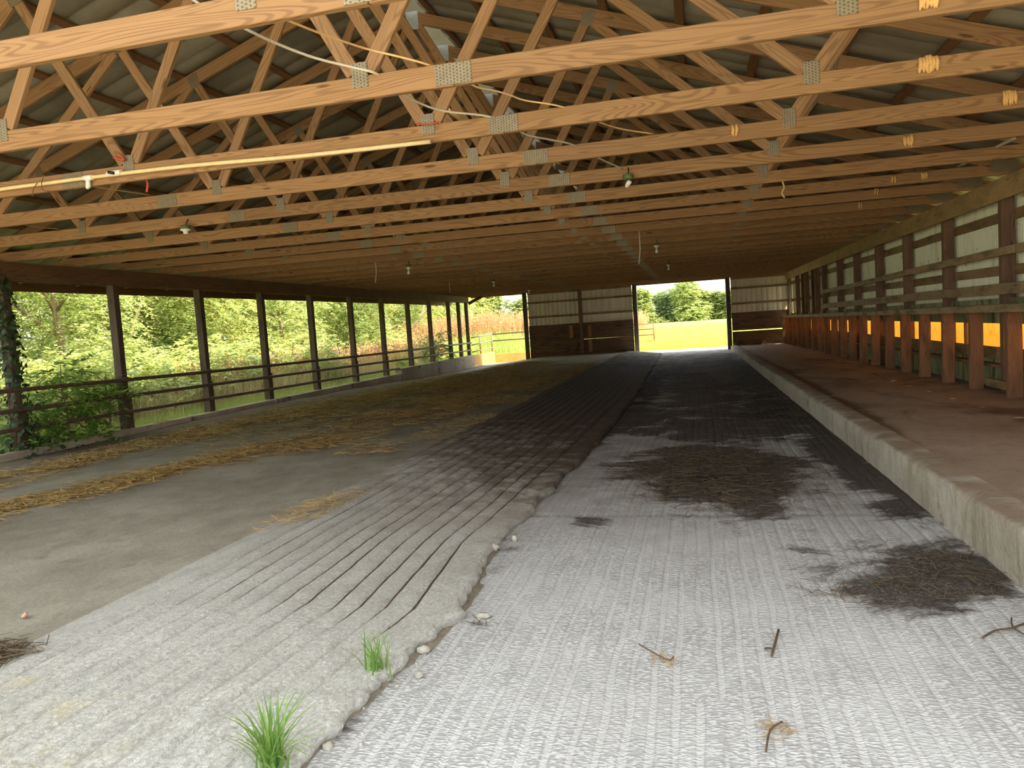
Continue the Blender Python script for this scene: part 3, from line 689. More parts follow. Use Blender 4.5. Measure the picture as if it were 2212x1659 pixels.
# ------------------------------------------------------------------ end wall
wb = empty('wall_back', (-2.9, YB, 0)); tag(wb, 'far end wall of cream metal over dark planks with two open doorways', 'wall', kind='structure')
D1R, MP, D2L, D2R = -7.37, -4.87, -2.47, 1.50
def flat_sheet(w, h):
    n = max(2, int(round(w / 0.23))); st = w / n; v = []; 
    for z in (0, h):
        for k in range(n):
            for dx, dy in ((0, 0), (st - 0.055, 0), (st - 0.04, 0.018), (st - 0.02, 0.018)): v.append((k * st + dx, dy, z))
        v.append((w, 0, z))
    m_ = n * 4 + 1
    return mesh_np('metal_sheet', v, [(i, i + 1, m_ + i + 1, m_ + i) for i in range(m_ - 1)], M['sheet_b'])
def sheets(x0, x1, z0, z1, n):
    w = (x1 - x0) / n; me = flat_sheet(w + 0.02, z1 - z0)
    for k in range(n): obj('metal_sheet', me, wb, loc=Vector((x0 + k * w - 0.01, YB + 0.10 + 0.003 * (k % 2), z0)) - wb.location)
sheets(D1R + 0.12, MP, 1.30, 2.95, 3); sheets(MP, D2L - 0.12, 1.30, 2.95, 3); sheets(D2R + 0.12, 4.1, 1.30, 2.95, 3)
for x0, x1 in ((D1R + 0.1, MP - 0.07), (MP + 0.07, D2L - 0.1), (D2R + 0.1, 3.95)):
    for z in (2.46, 1.81):
        board('girt', M['girt'], (x0, YB + 0.07, z), (x1, YB + 0.07, z + random.uniform(-.01, .01)), 0.09, 0.04, wb)
    board('girt', M['girt'], (x0, YB + 0.06, 2.89), (x1, YB + 0.06, 2.89), 0.10, 0.05, wb)
    zz = -0.13 if x0 < 1 else 0.02; k = 0
    gapped = False
    while zz < 1.40:
        hgt = min([0.19, 0.21, 0.2, 0.22][k % 4], 1.42 - zz); k += 1
        gap = 0.001
        if x0 > 1 and not gapped and zz < 0.6 and zz + hgt > 0.55: hgt = 0.625 - zz; gap = 0.045; gapped = True
        if hgt < 0.06: break
        tilt = 0.0
        if MP < x0 < 0 and abs(zz + hgt - 0.70) < 0.1: gap = 0.014; tilt = 0.006
        board('plank', M['plank'], (x0, YB + 0.055 + random.uniform(-.006, .006), zz + hgt / 2 - tilt), (x1, YB + 0.055 + random.uniform(-.006, .006), zz + hgt / 2 + tilt), hgt + (0 if gap > 0.01 else 0.012), 0.04, wb)
        zz += hgt + (gap if gap > 0.01 else 0)
for x in (D1R, MP, D2L, D2R, 3.98):
    box('post', M['post'] if x != MP else M['stud'], x - 0.075, x + 0.075, YB - 0.09, YB + 0.05, -0.2, 2.93, wb)
for x, s_ in ((D1R, -1), (D2L, 1), (D2R, -1)):
    box('door_jamb', M['post'], x + s_ * 0.075, x + s_ * 0.105, YB - 0.07, YB + 0.16, -0.2, 2.93, wb)
    box('jamb_trim', M['trimw'], x + s_ * 0.03, x + s_ * 0.11, YB + 0.16, YB + 0.19, -0.2, 2.95, wb)
for a, b in ((-9.9, D1R), (D2L, D2R)): box('door_header', M['girt'], a, b, YB - 0.05, YB + 0.05, 2.88, 2.95, wb)
for x, z0, z1 in ((-5.34, 0.78, 1.34), (-4.51, 0.77, 1.31), (-4.51, 0.11, 0.63)):
    box('cleat', M['cleat'], x - 0.08, x + 0.08, YB - 0.01, YB + 0.03, z0, z1, wb)
gv = [(-7.6, 0, tc_z(7.6)), (7.6, 0, tc_z(7.6)), (0, 0, 5.5)]
g = obj('gable_sheet', mesh_np('gable_sheet', [(-7.6, 0, 2.93), (7.6, 0, 2.93), (0, 0, 5.5)], [(0, 1, 2)], M['roof']), wb, loc=Vector((XC, YB + 0.12, 0)) - wb.location)
b1 = board('loose_board', M['plank'], (-7.0, YB - 0.08, 0.24), (-5.55, YB - 0.08, 0.30), 0.2, 0.04); tag(b1, 'horizontal loose board lying against the planks beside the far doorway', 'board')
b2 = board('leaning_board', M['plank'], (-5.55, YB - 0.18, 0.06), (-4.98, YB - 0.13, 0.52), 0.16, 0.05); tag(b2, 'short dark board leaning against the middle post of the end wall', 'board')

# ------------------------------------------------------------------ right wall
wr = empty('wall_right', (3.9, 20, 0)); tag(wr, 'timber framed side wall clad in pale corrugated sheets', 'wall', kind='structure')
for a, b in ((1.5, 7.4), (7.4, 11.35), (11.35, 15.55), (15.55, 20.4), (20.4, 24.5), (24.5, 29.0), (29.0, 33.5)):
    box('plate_beam', M['plate_r'], XR, XR + 0.042, a + 0.003, b - 0.003, 2.665, HC, wr)
PR = [4.1, 6.4, 8.62, 10.9, 13.19, 15.47, 17.68, 19.95, 22.17, 24.65, 26.06, 28.4, 30.75]
for y in PR: box('post', M['stud'], 3.845, 3.995, y, y + 0.115, plat_z(y) - 0.05, 2.93, wr)
for y in (26.9, 29.3): box('post', M['plank'], 3.86, 3.99, y, y + 0.10, plat_z(y), 2.7, wr)
zb = [4.0] + PR[3:] + [33.5]
for a, b in zip(zb[:-1], zb[1:]):
    for z in (2.50, 1.80):
        board('girt', M['girt'], (4.015, a + 0.08, z), (4.015, b + 0.04, z + random.uniform(-.012, .012)), 0.13, 0.04, wr)
def corr_sheet(w, h, pitch=0.068, amp=0.014):
    n = int(w / pitch * 6); y = np.linspace(0, w, n + 1); x = amp * np.sin(2 * PI * y / pitch)
    v = np.concatenate([np.stack([x, y, 0 * y], -1), np.stack([x, y, 0 * y + h], -1)])
    i = np.arange(n); return mesh_np('corrugated_sheet', v, np.stack([i, i + 1, n + 2 + i, n + 1 + i], -1), M['sheet_r'], True)
cs = corr_sheet(0.955, 1.72)
k = 0; y = 2.5
while y < 33.2:
    obj('corrugated_sheet', cs, wr, loc=Vector((4.05, y, 1.20)) - wr.location); y += 0.962 if k % 5 else 0.968; k += 1
def long_boards(name, mat, x, pts, w, t, parent):
    for (y0, z0), (y1, z1) in zip(pts[:-1], pts[1:]):
        board(name, mat, (x + random.uniform(-.004, .004), y0 + 0.004, z0), (x, y1 - 0.004, z1), w, t, parent)
long_boards('rail_board', M['rail_r'], XR + 0.022, [(5.5, 2.05), (10.4, 2.03), (15.2, 1.99), (20.3, 1.93), (24.7, 1.90)], 0.105, 0.045, wr)
long_boards('rail_board', M['rail_r'], XR + 0.020, [(5.5, 1.57), (10.2, 1.56), (14.6, 1.54), (19.2, 1.505), (24.66, 1.47)], 0.14, 0.05, wr)

bunk = empty('feed_bunk', (3.6, 20, 0.2)); tag(bunk, 'wooden feed bunk with a row of upright dividers and square hatches', 'feed bunk')
DV = [7.7, 8.9, 10.1, 11.34, 12.48, 13.65, 14.81, 15.95, 17.13, 18.28, 19.46, 20.63, 21.85, 23.02, 24.17, 25.36, 26.6, 27.8, 29.0, 30.17, 31.35, 32.49, 33.45]
sill_z = lambda y: float(np.interp(y, [9.6, 15, 34.7], [1.33, 1.285, 1.135]))
for y in DV:
    a, b = random.uniform(-.012, .012), random.uniform(-.008, .008)
    board('divider', M['divider'], (3.685 + a, y + 0.045, float(plat_z(y)) - 0.03), (3.685, y + 0.045 + b, sill_z(y) - 0.045), 0.085, 0.16, bunk, up=(0, 1, 0))
sy = [5.5, 9.4, 13.2, 18.0, 23.0, 28.2, 33.6]
for a, b in zip(sy[:-1], sy[1:]):
    board('sill_board', M['rail_r'], (3.66, a + 0.003, sill_z(a)), (3.66, b - 0.003, sill_z(b)), 0.095, 0.20, bunk)
for j, (a, b) in enumerate(zip(DV[:-1], DV[1:])):
    a += 0.03; b += 0.03; zt = float(np.interp((a + b) / 2, [11, 33], [1.11, 1.02])); zbm = zt - 0.315; pz = float(plat_z((a + b) / 2))
    board('upper_board', M['bunk'], (3.95, a, (zt + sill_z(a) + 0.12) / 2), (3.95, b, (zt + sill_z(b) + 0.12) / 2), sill_z(a) + 0.12 - zt, 0.03, bunk)
    board('lower_board', M['girt'], (3.95, a, zbm - 0.085), (3.95, b, zbm - 0.085), 0.165, 0.03, bunk)
    board('ledge_board', M['divider'], (3.91, a, zbm - 0.24), (3.91, b, zbm - 0.245), 0.04, 0.12, bunk)
    h = zbm - 0.12 - pz + 0.06
    board('front_panel', M['bunk'], (3.985, a - 0.01, pz - 0.06 + h / 2), (3.985, b + 0.01, pz - 0.06 + h / 2), h, 0.03, bunk)
    if j > 1 and j % 2 == 0 and j < 14: board('hatch_stud', M['stud'], (4.02, a + 0.22 + 0.1 * (j % 3), zbm - 0.1), (4.02, a + 0.22 + 0.1 * (j % 3), zt + 0.06), 0.05, 0.04, bunk, up=(0, 1, 0))
board('kick_board', M['girt'], (3.80, DV[2] + 0.06, 0.34), (3.80, DV[3], 0.33), 0.11, 0.04, bunk)
# added translucent sheet, sunlit from behind for the hatch glow; bent top blocks sun
ys = np.linspace(6, 33, 120); zs = np.array([0.15, 0.5, 0.85, 1.2, 1.45, 1.62])
Yg, Zg = np.meshgrid(ys, zs, indexing='ij'); Xg = np.interp(Zg, [1.2, 1.62], [4.62, 4.09]) + 0.012 * np.sin(Yg * 9) + 0.02 * (fnoise(Yg, Zg * 3, 4, 3) - 0.5)
glow_obj = obj('glow_sheet', grid('glow_sheet', Xg, Yg, Zg, M['orange'], {})); tag(glow_obj, 'added orange sheet making the glow outside the feed hatches', 'added_sheet')

# ------------------------------------------------------------------ lamps, pipe, cables, nests
def lamp(px, label, bulb=True, dangling=False):
    x, y, z = px
    t = empty('barn_lamp', (x, y, z)); tag(t, label, 'lamp', 'bare bulb lamps under the trusses')
    lathe('junction_box', M['box_green'], [(0.0, 0.0), (0.052, 0.0), (0.055, 0.004), (0.055, 0.045), (0.05, 0.05), (0, 0.05)], t, (0, 0, 0), 12)
    tube('hanger', M['black'], [(x, y, z + 0.045), (x + 0.005, y + 0.03, z + 0.09), (x, y + 0.066, z + 0.13)], 0.006, t, 6)
    rot = (0.9, 0.5, 0.3) if dangling else None
    loc = (0.015, 0, -0.02) if dangling else (0, 0, 0)
    so = lathe('socket', M['white'], [(0.0, 0.0), (0.062, 0.0), (0.06, -0.012), (0.032, -0.022), (0.028, -0.05), (0.02, -0.055), (0, -0.055)] if not dangling else [(0, 0), (0.022, 0), (0.026, -0.02), (0.022, -0.07), (0.012, -0.085), (0, -0.085)], t, loc, 14, rot)
    if bulb: lathe('bulb', M['bulb'], [(0, 0), (0.013, 0), (0.014, -0.02), (0.028, -0.05), (0.031, -0.07), (0.024, -0.092), (0, -0.1)], so, (0, 0, -0.053), 12)
    return t
yf = lambda i: TY(i) - 0.085
l5 = at(400, 487, yf(5)); lamp((l5.x, yf(5), 2.90), 'lamp holder without a bulb on a green box near the open side', False)
l = at(1357, 385, yf(5)); lamp((l.x, yf(5), 2.92), 'green lamp box with its socket dangling loose from the fifth truss', False, True)
for (px, py, i, lab) in ((1418, 530, 11, 'bare bulb under a dark box in front of the wide doorway'), (882, 577, 11, 'bare bulb lamp above the straw by the open side'), (1444, 577, 16, 'small bare bulb just above the wide doorway'), (1066, 603, 17, 'small lamp above the narrow doorway'), (1142, 620, 23, 'farthest tiny lamp over the cream end wall')):
    q = at(px, py, yf(i)); lamp((q.x, yf(i), 2.885), lab)
y3 = TY(3) - 0.05
pv = empty('water_pipe', at(190, 385, y3)); tag(pv, 'cream plastic water pipe with a tee tied along the third truss', 'pipe')
pp = [at(-260, 447, y3), at(0, 409, y3), at(100, 396, y3), at(190, 384, y3), at(400, 359, y3), at(650, 337, y3), at(930, 306, y3)]
tube('pipe', M['pvc'], smooth_path(pp, 4), 0.0165, pv, 12)
q = at(182, 385, y3); q2 = at(200, 383, y3); tube('tee', M['white'], [q, q2], 0.024, pv, 12)
q = at(190, 385, y3); q2 = at(191, 403, y3); tube('spout', M['white'], [q, q2, at(188, 407, y3)], [0.019, 0.02, 0.014], pv, 10)
tube('valve', M['white'], [at(233, 376, y3), at(262, 372, y3)], 0.024, pv, 10); tube('valve_handle', M['black'], [at(234, 372, y3 - .03), at(246, 374, y3 - .03)], 0.013, pv, 8)
def strand(name, mat, pts, r, label, cat): 
    return tag(tube(name, mat, smooth_path(pts, 5), r, None, 6), label, cat)
strand('twine_loop', M['twine'], [at(80, 395, y3 - .03), at(72, 410, y3 - .03), at(70, 424, y3 - .03)], 0.004, 'brown twine end hanging from the cream pipe', 'twine')
strand('twine_loop', M['twine'], [at(95, 378, y3 - .03), at(90, 395, y3 - .04), at(93, 410, y3 - .03), at(108, 413, y3 - .02)], 0.004, 'brown twine wrapped round the cream pipe', 'twine')
strand('red_twine', M['twine_r'], [at(315, 385, TY(3) + .1), at(319, 398, TY(3) + .1), at(317, 415, TY(3) + .1)], 0.010, 'frayed red twine hanging below the cream pipe', 'twine')
strand('red_twine', M['twine_r'], [at(255, 331, y3), at(262, 338, y3), at(268, 346, y3), at(245, 340, y3)], 0.009, 'red twine knotted at a web joint above the cream pipe', 'twine')
strand('red_twine', M['twine_r'], [at(900, 268, y3 + .01), at(925, 267, y3 - 0.0), at(948, 264, y3 + .01)], 0.006, 'red twine tied across a plate of the third truss', 'twine')
c1 = [at(380, -30, 3.3), at(440, 15, 3.4), at(530, 62, 3.6), at(600, 95, 3.9), at(680, 125, 4.15), at(760, 145, 4.3), at(815, 160, 4.4), at(850, 190, 4.8), at(905, 222, 5.2), at(960, 240, 5.4), at(1040, 249, 5.58), at(1090, 262, 5.75), at(1135, 290, 6.1), at(1185, 301, 6.4), at(1235, 312, 6.75), at(1290, 340, 7.4), at(1345, 365, 7.95)]
strand('power_cable', M['cable_w'], c1, 0.008, 'grey white electric cable sagging across the near trusses', 'cable')
c2 = [at(560, 15, 3.25), at(620, 43, 3.4), at(700, 75, 3.8), at(790, 105, 4.2), at(860, 122, 4.3), at(925, 140, 4.42), at(985, 165, 4.75), at(1030, 188, 5.0), at(1065, 195, 5.15), at(1100, 205, 5.3), at(1135, 217, 5.45), at(1215, 231, 5.62), at(1290, 262, 6.1), at(1340, 278, 6.5), at(1410, 289, 6.82)]
strand('power_cable', M['cable_t'], c2, 0.0065, 'thin tan electric cable looping over the splice plates', 'cable')
strand('power_cable', M['cable_t'], [at(195, 402, 5.75), at(260, 412, 6.2), at(322, 421, 6.8)], 0.005, 'thin tan cable leading from the pipe tee to the fourth truss', 'cable')
strand('power_cable', M['cable_t'], [at(48, 485, 7.2), at(85, 491, 7.6), at(128, 495, 8.0)], 0.005, 'thin cable between trusses above the ivy covered post', 'cable')
cd = tube('conduit', M['cable_t'], [at(968, 237, 6.75), at(1000, 262, 7.2), at(1050, 315, 8.0), at(1075, 340, 8.5), at(1120, 385, 9.5), at(1165, 428, 10.4)], 0.02, None, 10); tag(cd, 'loose pale conduit lying lengthwise on the trusses', 'conduit')
st = board('brace_stick', M['cable_w'], at(2192, 298, 8.7), at(2068, 361, 10.9), 0.03, 0.02); tag(st, 'pale thin stick across the truss tops at the upper right', 'stick')
st = board('brace_stick', M['cable_w'], at(2150, 300, 8.7), at(2192, 297, 8.5), 0.02, 0.02) if False else None
for a, b, yy, lab in (((813, 588), (811, 611), TY(10), 'pale cord hanging by the open side beam'), ((971, 612), (972, 632), TY(16), 'thin pale cord hanging near the narrow doorway'), ((1383, 541), (1380, 570), TY(9), 'pale pull cord hanging in front of the wide doorway')):
    tag(tube('hanging_cord', M['cable_w'], [Vector((at(*a, yy).x, yy, HC + 0.03)), at(*a, yy), at(*b, yy)], 0.010, None, 6), lab, 'cord')
def nest(px, py, i, w, h, lab, n=6):
    o = at(px, py, TY(i) - 0.022); V = []; F = []
    for k in range(n):
        x = (k / (n - 1) - 0.5) * w if n > 1 else 0
        hh = h * random.uniform(0.75, 1.0); v, f = tube_vf([(x, -0.004, hh / 2), (x + 0.004, -0.010, 0.1 * hh), (x + random.uniform(-.006, .006), -0.010, -0.25 * hh), (x + random.uniform(-.008, .008), -0.004, -hh / 2)], [w / n * 0.8, w / n * 0.95, w / n * 0.85, w / n * 0.3], 8)
        b = len(V); V += [tuple(q) for q in v]; F += [tuple(a + b for a in q) for q in f]
    me = bpy.data.meshes.new('mud_nest'); me.from_pydata(V, [], F); me.polygons.foreach_set('use_smooth', [True] * len(F)); me.materials.append(M['mud'])
    tag(obj('mud_nest', me, None, o), lab, 'nest', 'mud wasp nests on the chords')
nest(2005, 2, 2, 0.075, 0.09, 'fluted mud nest on the second truss at the top edge')
nest(2005, 140, 3, 0.095, 0.115, 'fan of pale mud tubes on the third truss')
nest(2180, 212, 4, 0.075, 0.12, 'ragged mud nest at the right end of the fourth truss', 5)
nest(1587, 283, 4, 0.03, 0.11, 'single thin mud tube on the fourth truss', 2)
nest(1961, 305, 5, 0.06, 0.12, 'narrow mud nest on the fifth truss', 3)
nest(1930, 388, 7, 0.03, 0.11, 'thin mud tube on the seventh truss', 2)
nest(1996, 380, 7, 0.05, 0.10, 'pale broken mud nest on the seventh truss', 3)
nest(1893, 415, 8, 0.03, 0.12, 'thin mud tube on the eighth truss', 2)
nest(1858, 444, 9, 0.03, 0.12, 'thin mud tube on the ninth truss', 2)
strand('wire_bundle', M['cable_t'], [at(1690, 392, 9.25), at(1694, 405, 9.25), at(1689, 417, 9.25), at(1695, 427, 9.25)], 0.009, 'small bundle of wire hanging from the sixth truss', 'wire')

# ------------------------------------------------------------------ stones, straw, twigs, tufts on the floors
def stone(x, y, z, r, mat, lab, sq=(1, 0.8, 0.55), seed=0, grp='stones along the ramp edge'):
    R_ = np.random.default_rng(seed); V = []; F = []; n, m = 7, 4
    for j in range(m + 1):
        th = PI * j / m
        for k in range(n):
            ph = 2 * PI * k / n; q = 1 + 0.42 * (vnoise(2 * math.cos(ph) * math.sin(th) + 5, 2 * math.sin(ph) * math.sin(th) + 2 * math.cos(th) + 5, seed) - 0.5) * 2
            V.append((r * sq[0] * q * math.sin(th) * math.cos(ph), r * sq[1] * q * math.sin(th) * math.sin(ph), r * sq[2] * q * math.cos(th)))
    for j in range(m):
        for k in range(n): F.append((j * n + k, (j + 1) * n + k, (j + 1) * n + (k + 1) % n, j * n + (k + 1) % n))
    me = mesh_np('stone', V, F, mat); o = obj('stone', me, None, (x, y, z + r * sq[2] * 0.7)); o.rotation_euler = (0, 0, seed * 1.3)
    return tag(o, lab, 'stone', grp)
zf = float(alley_z(3))
for k, (px, py, r, sq, lab) in enumerate([(916, 1411, 0.038, (1, .7, .6), 'pale angular stone at the broken ramp edge above the small tuft'), (905, 1463, 0.03, (1, .7, .6), 'square white stone chip beside the small grass tuft'),
        (1043, 1336, 0.045, (1.15, .6, .5), 'flat oval stone lying alone on the stamped alley'), (841, 1470, 0.02, (1, .8, .6), 'small grey stone right beside the small grass tuft'),
        (707, 1621, 0.026, (.8, 1, .7), 'rounded white stone near the bottom edge by the big tuft'), (725, 1580, 0.022, (1, .8, .6), 'round grey pebble at the foot of the ramp'),
        (780, 1613, 0.013, (1, .8, .6), 'tiny white pebble on the alley near the bottom edge'), (857, 1485, 0.013, (1, .8, .6), 'tiny white pebble in the soil below the small tuft'),
        (785, 1533, 0.010, (1, .8, .6), 'tiny white chip in the soil strip'), (1065, 1186, 0.05, (1, .7, .5), 'broken pale stone under the ramp edge farther back'),
        (1112, 1168, 0.035, (.7, .6, .9), 'dark pointed stone standing on the alley'), (900, 1437, 0.012, (1, .8, .7), 'tiny chip below the angular stone')]):
    d = at(px, py, 3) - EYE; q = EYE + d * ((zf - 0.005 - EYE.z) / d.z)
    stone(q.x, q.y, float(alley_z(q.y)) - 0.005, r, M['rock'], lab, sq, k + 3)
stone(-3.78, 3.42, 0.03, 0.025, M['pinkstone'], 'small pink stone on the left slab', (1.2, .7, .5), 21, 'stones on the slabs')
for k, (px, py) in enumerate([(1650, 1548), (1812, 1543), (1513, 1516)]):
    d = at(px, py, 3) - EYE; q = EYE + d * ((0 - EYE.z) / d.z)
    stone(q.x, q.y, float(alley_z(q.y)), 0.009, M['rock'], ['small white chip on the front of the alley', 'tiny white chip nearer the kerb side of the alley', 'tiny tan chip at a stamped joint'][k], (1, .8, .6), 40 + k, 'stones on the slabs')
def strands(name, xy, zfun, L, w, mat, label, dirv=None, lift=0.02, seed=1, kind='stuff', cat='straw'):
    R_ = np.random.default_rng(seed); n = len(xy); a = R_.uniform(0, 2 * PI, n)
    ln = L * R_.uniform(0.4, 1.2, n); dx, dy = np.cos(a) * ln / 2, np.sin(a) * ln / 2
    z = zfun(xy[:, 0], xy[:, 1]) + R_.uniform(0.002, lift, n); tz = R_.normal(0, 0.10, n) * ln * 0.5
    nx, ny = -np.sin(a) * w / 2, np.cos(a) * w / 2
    bz = R_.uniform(0, 0.008, n)
    v = np.stack([np.stack([xy[:, 0] - dx + nx, xy[:, 1] - dy + ny, z - tz], -1), np.stack([xy[:, 0] - dx - nx, xy[:, 1] - dy - ny, z - tz + w * 0.4], -1),
                  np.stack([xy[:, 0] + dx - nx, xy[:, 1] + dy - ny, z + tz + w * 0.4 + bz], -1), np.stack([xy[:, 0] + dx + nx, xy[:, 1] + dy + ny, z + tz + bz], -1)], 1)
    v[:, :, 2] = np.maximum(v[:, :, 2], zfun(v[:, :, 0], v[:, :, 1]) + 0.002)
    me = mesh_np(name, v.reshape(-1, 3), np.arange(n * 4).reshape(n, 4), mat)
    return tag(obj(name, me), label, cat, kind=kind)
def sample(dens, x0, x1, y0, y1, n, ybias=1.5, seed=3):
    R_ = np.random.default_rng(seed); out = []
    while sum(len(o) for o in out) < n:
        x = R_.uniform(x0, x1, 40000); y = y0 + (y1 - y0) * R_.uniform(0, 1, 40000) ** ybias
        k = R_.uniform(0, 1, 40000) < dens(x, y); out.append(np.stack([x[k], y[k]], -1))
    return np.concatenate(out)[:n]
B1 = [(-6.9, 4, 0.45), (-6.7, 5.8, 0.6), (-6.3, 7.3, 0.75), (-5.8, 9, 0.75), (-5.0, 11.2, 0.9), (-4.8, 14, 1.1), (-5, 20, 1.3)]
B2 = [(-8.3, 4, 0.7), (-8.3, 7.3, 0.65), (-8.1, 9, 0.65), (-8.2, 12.3, 0.8), (-7.6, 15, 1.2), (-6.8, 18, 1.6), (-6.4, 24, 1.7), (-6.4, 30, 1.0)]
wobf = lambda x, y: 0.5 * (fnoise(x * 0.9, y * 0.45, 71, 4) - 0.5)
lz = lambda x, y: left_z(x, y) + 0.012 * (fnoise(x * 0.8, y * 0.5, 2, 3) - 0.5) + 0.02
strands('straw', sample(lambda x, y: band(x + 2 * wobf(x, y), y, B1, 0) * np.clip(-0.1 + 2.2 * (fnoise(x * 1.6, y * 1.1, 88, 4) - 0.3), 0, 1), -8, -3.6, 4.2, 20, 20000, 1.6, 3), lz, 0.16, 0.006, M['straw'], 'golden straw drifted in a band across the slab', lift=0.035, seed=4)
strands('straw', sample(lambda x, y: band(x + 2 * wobf(x, y), y, B2, 0) * np.clip(-0.1 + 2.2 * (fnoise(x * 1.6, y * 1.1, 89, 4) - 0.3), 0, 1), -9.6, -4.5, 5.5, 29, 20000, 1.5, 5), lz, 0.18, 0.007, M['straw'], 'golden straw lying along the concrete footing', lift=0.035, seed=6)
strands('straw', sample(lambda x, y: np.clip(fnoise(x * 1.2, y * 0.7, 72, 4) - 0.36, 0, 1), -9.0, -3.2, 8.5, 26, 15000, 1.2, 15), lz, 0.18, 0.007, M['straw'], 'thin scatter of straw farther back on the slab', lift=0.02, seed=16)
strands('straw', sample(lambda x, y: blob(x, y, -3.5, 2.85, 0.33, 0.16), -4.2, -3.0, 2.4, 3.4, 900, 1.0, 7), lz, 0.12, 0.004, M['straw_dark'], 'small heap of dry straw behind the ramp crest', lift=0.06, seed=8)
az = lambda x, y: alley_z(y) + 0.002
strands('straw', sample(lambda x, y: np.clip(blob(x, y, 0.15, 7.3, 1.0, 1.7, 0.2) - 0.25, 0, 1), -1.0, 1.5, 5.4, 10, 2600, 1.0, 9), az, 0.15, 0.004, M['straw_dark'], 'matted straw and muck in the middle of the alley', lift=0.02, seed=10)
strands('straw', sample(lambda x, y: np.clip(blob(x, y, 1.2, 4.4, 0.75, 0.42, 0.35) - 0.2, 0, 1), 0, 1.52, 3.7, 5.4, 480, 1.0, 11), az, 0.15, 0.003, M['straw_dark'], 'scattered straw on the muck patch beside the kerb', lift=0.012, seed=12)
strands('straw', sample(lambda x, y: 0.6 * np.ones_like(x), -1.1, 1.5, 10, 30, 3500, 1.0, 13), az, 0.2, 0.006, M['straw_dark'], 'sparse straw in the dark rear of the alley', lift=0.012, seed=14)
strands('straw', sample(lambda x, y: np.clip(blob(x, y, -3.1, 5.6, 0.22, 0.7, -0.1) - .2, 0, 1) , -3.7, -2.4, 4.6, 7, 500, 1.0, 17), lambda x, y: lz(x, y) + 0.06, 0.12, 0.004, M['straw'], 'wisps of straw caught at the ramp crest', lift=0.03, seed=18)
for k, (px, py, lab) in enumerate([(1435, 1430, 'small wisp of straw on the middle of the alley'), (1680, 1578, 'small straw wisp at the front of the alley'), (1040, 1350, 'straw tucked around the flat oval stone'), (1100, 1185, 'straw wisp beside the pointed stone')]):
    d = at(px, py, 3) - EYE; q = EYE + d * ((0 - EYE.z) / d.z); R2 = np.random.default_rng(60 + k)
    strands('straw', np.stack([q.x + R2.normal(0, 0.035, 26), q.y + R2.normal(0, 0.03, 26)], -1), az, 0.09, 0.0025, M['straw_dark'] if k > 1 else M['straw'], lab, lift=0.008, seed=70 + k)
def twig(pts, r, lab):
    P3 = []
    for px, py in pts:
        d = at(px, py, 3) - EYE; q = EYE + d * ((0.012 - EYE.z) / d.z); P3.append((q.x, q.y, float(alley_z(q.y)) + 0.012 + random.uniform(0, 0.012)))
    tag(tube('twig', M['twig'], smooth_path(P3, 3), r, None, 6), lab, 'twig', 'twigs on the alley')
twig([(1667, 1418), (1674, 1395), (1682, 1362)], 0.006, 'straight dark twig on the middle of the alley')
twig([(1652, 1402), (1664, 1405), (1672, 1408)], 0.005, 'short crosswise twig touching the straight twig')
twig([(1655, 1630), (1664, 1585), (1690, 1565)], 0.004, 'curved twig near the bottom of the alley')
twig([(2122, 1380), (2150, 1365), (2185, 1360), (2212, 1352)], 0.005, 'branching dark twig at the right edge of the alley')
twig([(2185, 1335), (2188, 1358), (2212, 1372)], 0.004, 'second dark twig crossing at the right edge')
twig([(1795, 1275), (1830, 1285), (1850, 1295)], 0.004, 'thin twig on the edge of the muck patch')
twig([(1380, 1395), (1440, 1430), (1455, 1425)], 0.003, 'thin pale stem on the alley stamping')
tuftR = np.random.default_rng(5)
def tuft(x, y, z, n, L, lean, lab, seed):
    R_ = np.random.default_rng(seed); V = []; F = []
    for k in range(n):
        a = R_.uniform(0, 2 * PI); sp = R_.uniform(0.1, 0.9) ** 1.1 * lean; l = L * R_.uniform(0.5, 1.0); bx, by = R_.normal(0, 0.02, 2); w = 0.0055 * R_.uniform(.7, 1.2)
        d = np.array([math.cos(a), math.sin(a)]); pn = np.array([-d[1], d[0]]); b = len(V)
        for j in range(5):
            t = j / 4; rr = sp * l * (t ** 1.6); zz = l * (t - 0.45 * sp * t ** 2.4); ww = w * (1 - t) ** 0.7 + 0.0004
            c = np.array([bx, by]) + d * rr
            V.append((*(c - pn * ww), zz)); V.append((*(c + pn * ww), zz + 0.001))
        for j in range(4): F.append((b + 2 * j, b + 2 * j + 1, b + 2 * j + 3, b + 2 * j + 2))
    me = mesh_np('grass_tuft', V, F, M['tuft']); tag(obj('grass_tuft', me, None, (x, y, z)), lab, 'grass tuft', 'grass tufts at the ramp edge')
d = at(815, 1475, 3) - EYE; q = EYE + d * ((0.0 - EYE.z) / d.z); tuft(q.x, q.y, -0.005, 34, 0.30, 0.7, 'small green grass tuft growing at the broken ramp edge', 3)
d = at(585, 1655, 3) - EYE; q = EYE + d * ((0.06 - EYE.z) / d.z); tuft(q.x, q.y, 0.03, 90, 0.32, 1.0, 'larger green grass tuft at the bottom edge of the picture', 4)
d = at(96, 1405, 3) - EYE; q = EYE + d * ((0.05 - EYE.z) / d.z)
tag(tube('twig', M['twig'], [(q.x, q.y, 0.03), (q.x + 0.012, q.y, 0.07), (q.x + 0.03, q.y + 0.01, 0.13)], 0.0025, None, 5), 'thin upright stem in the straw heap', 'twig', 'twigs on the slabs')
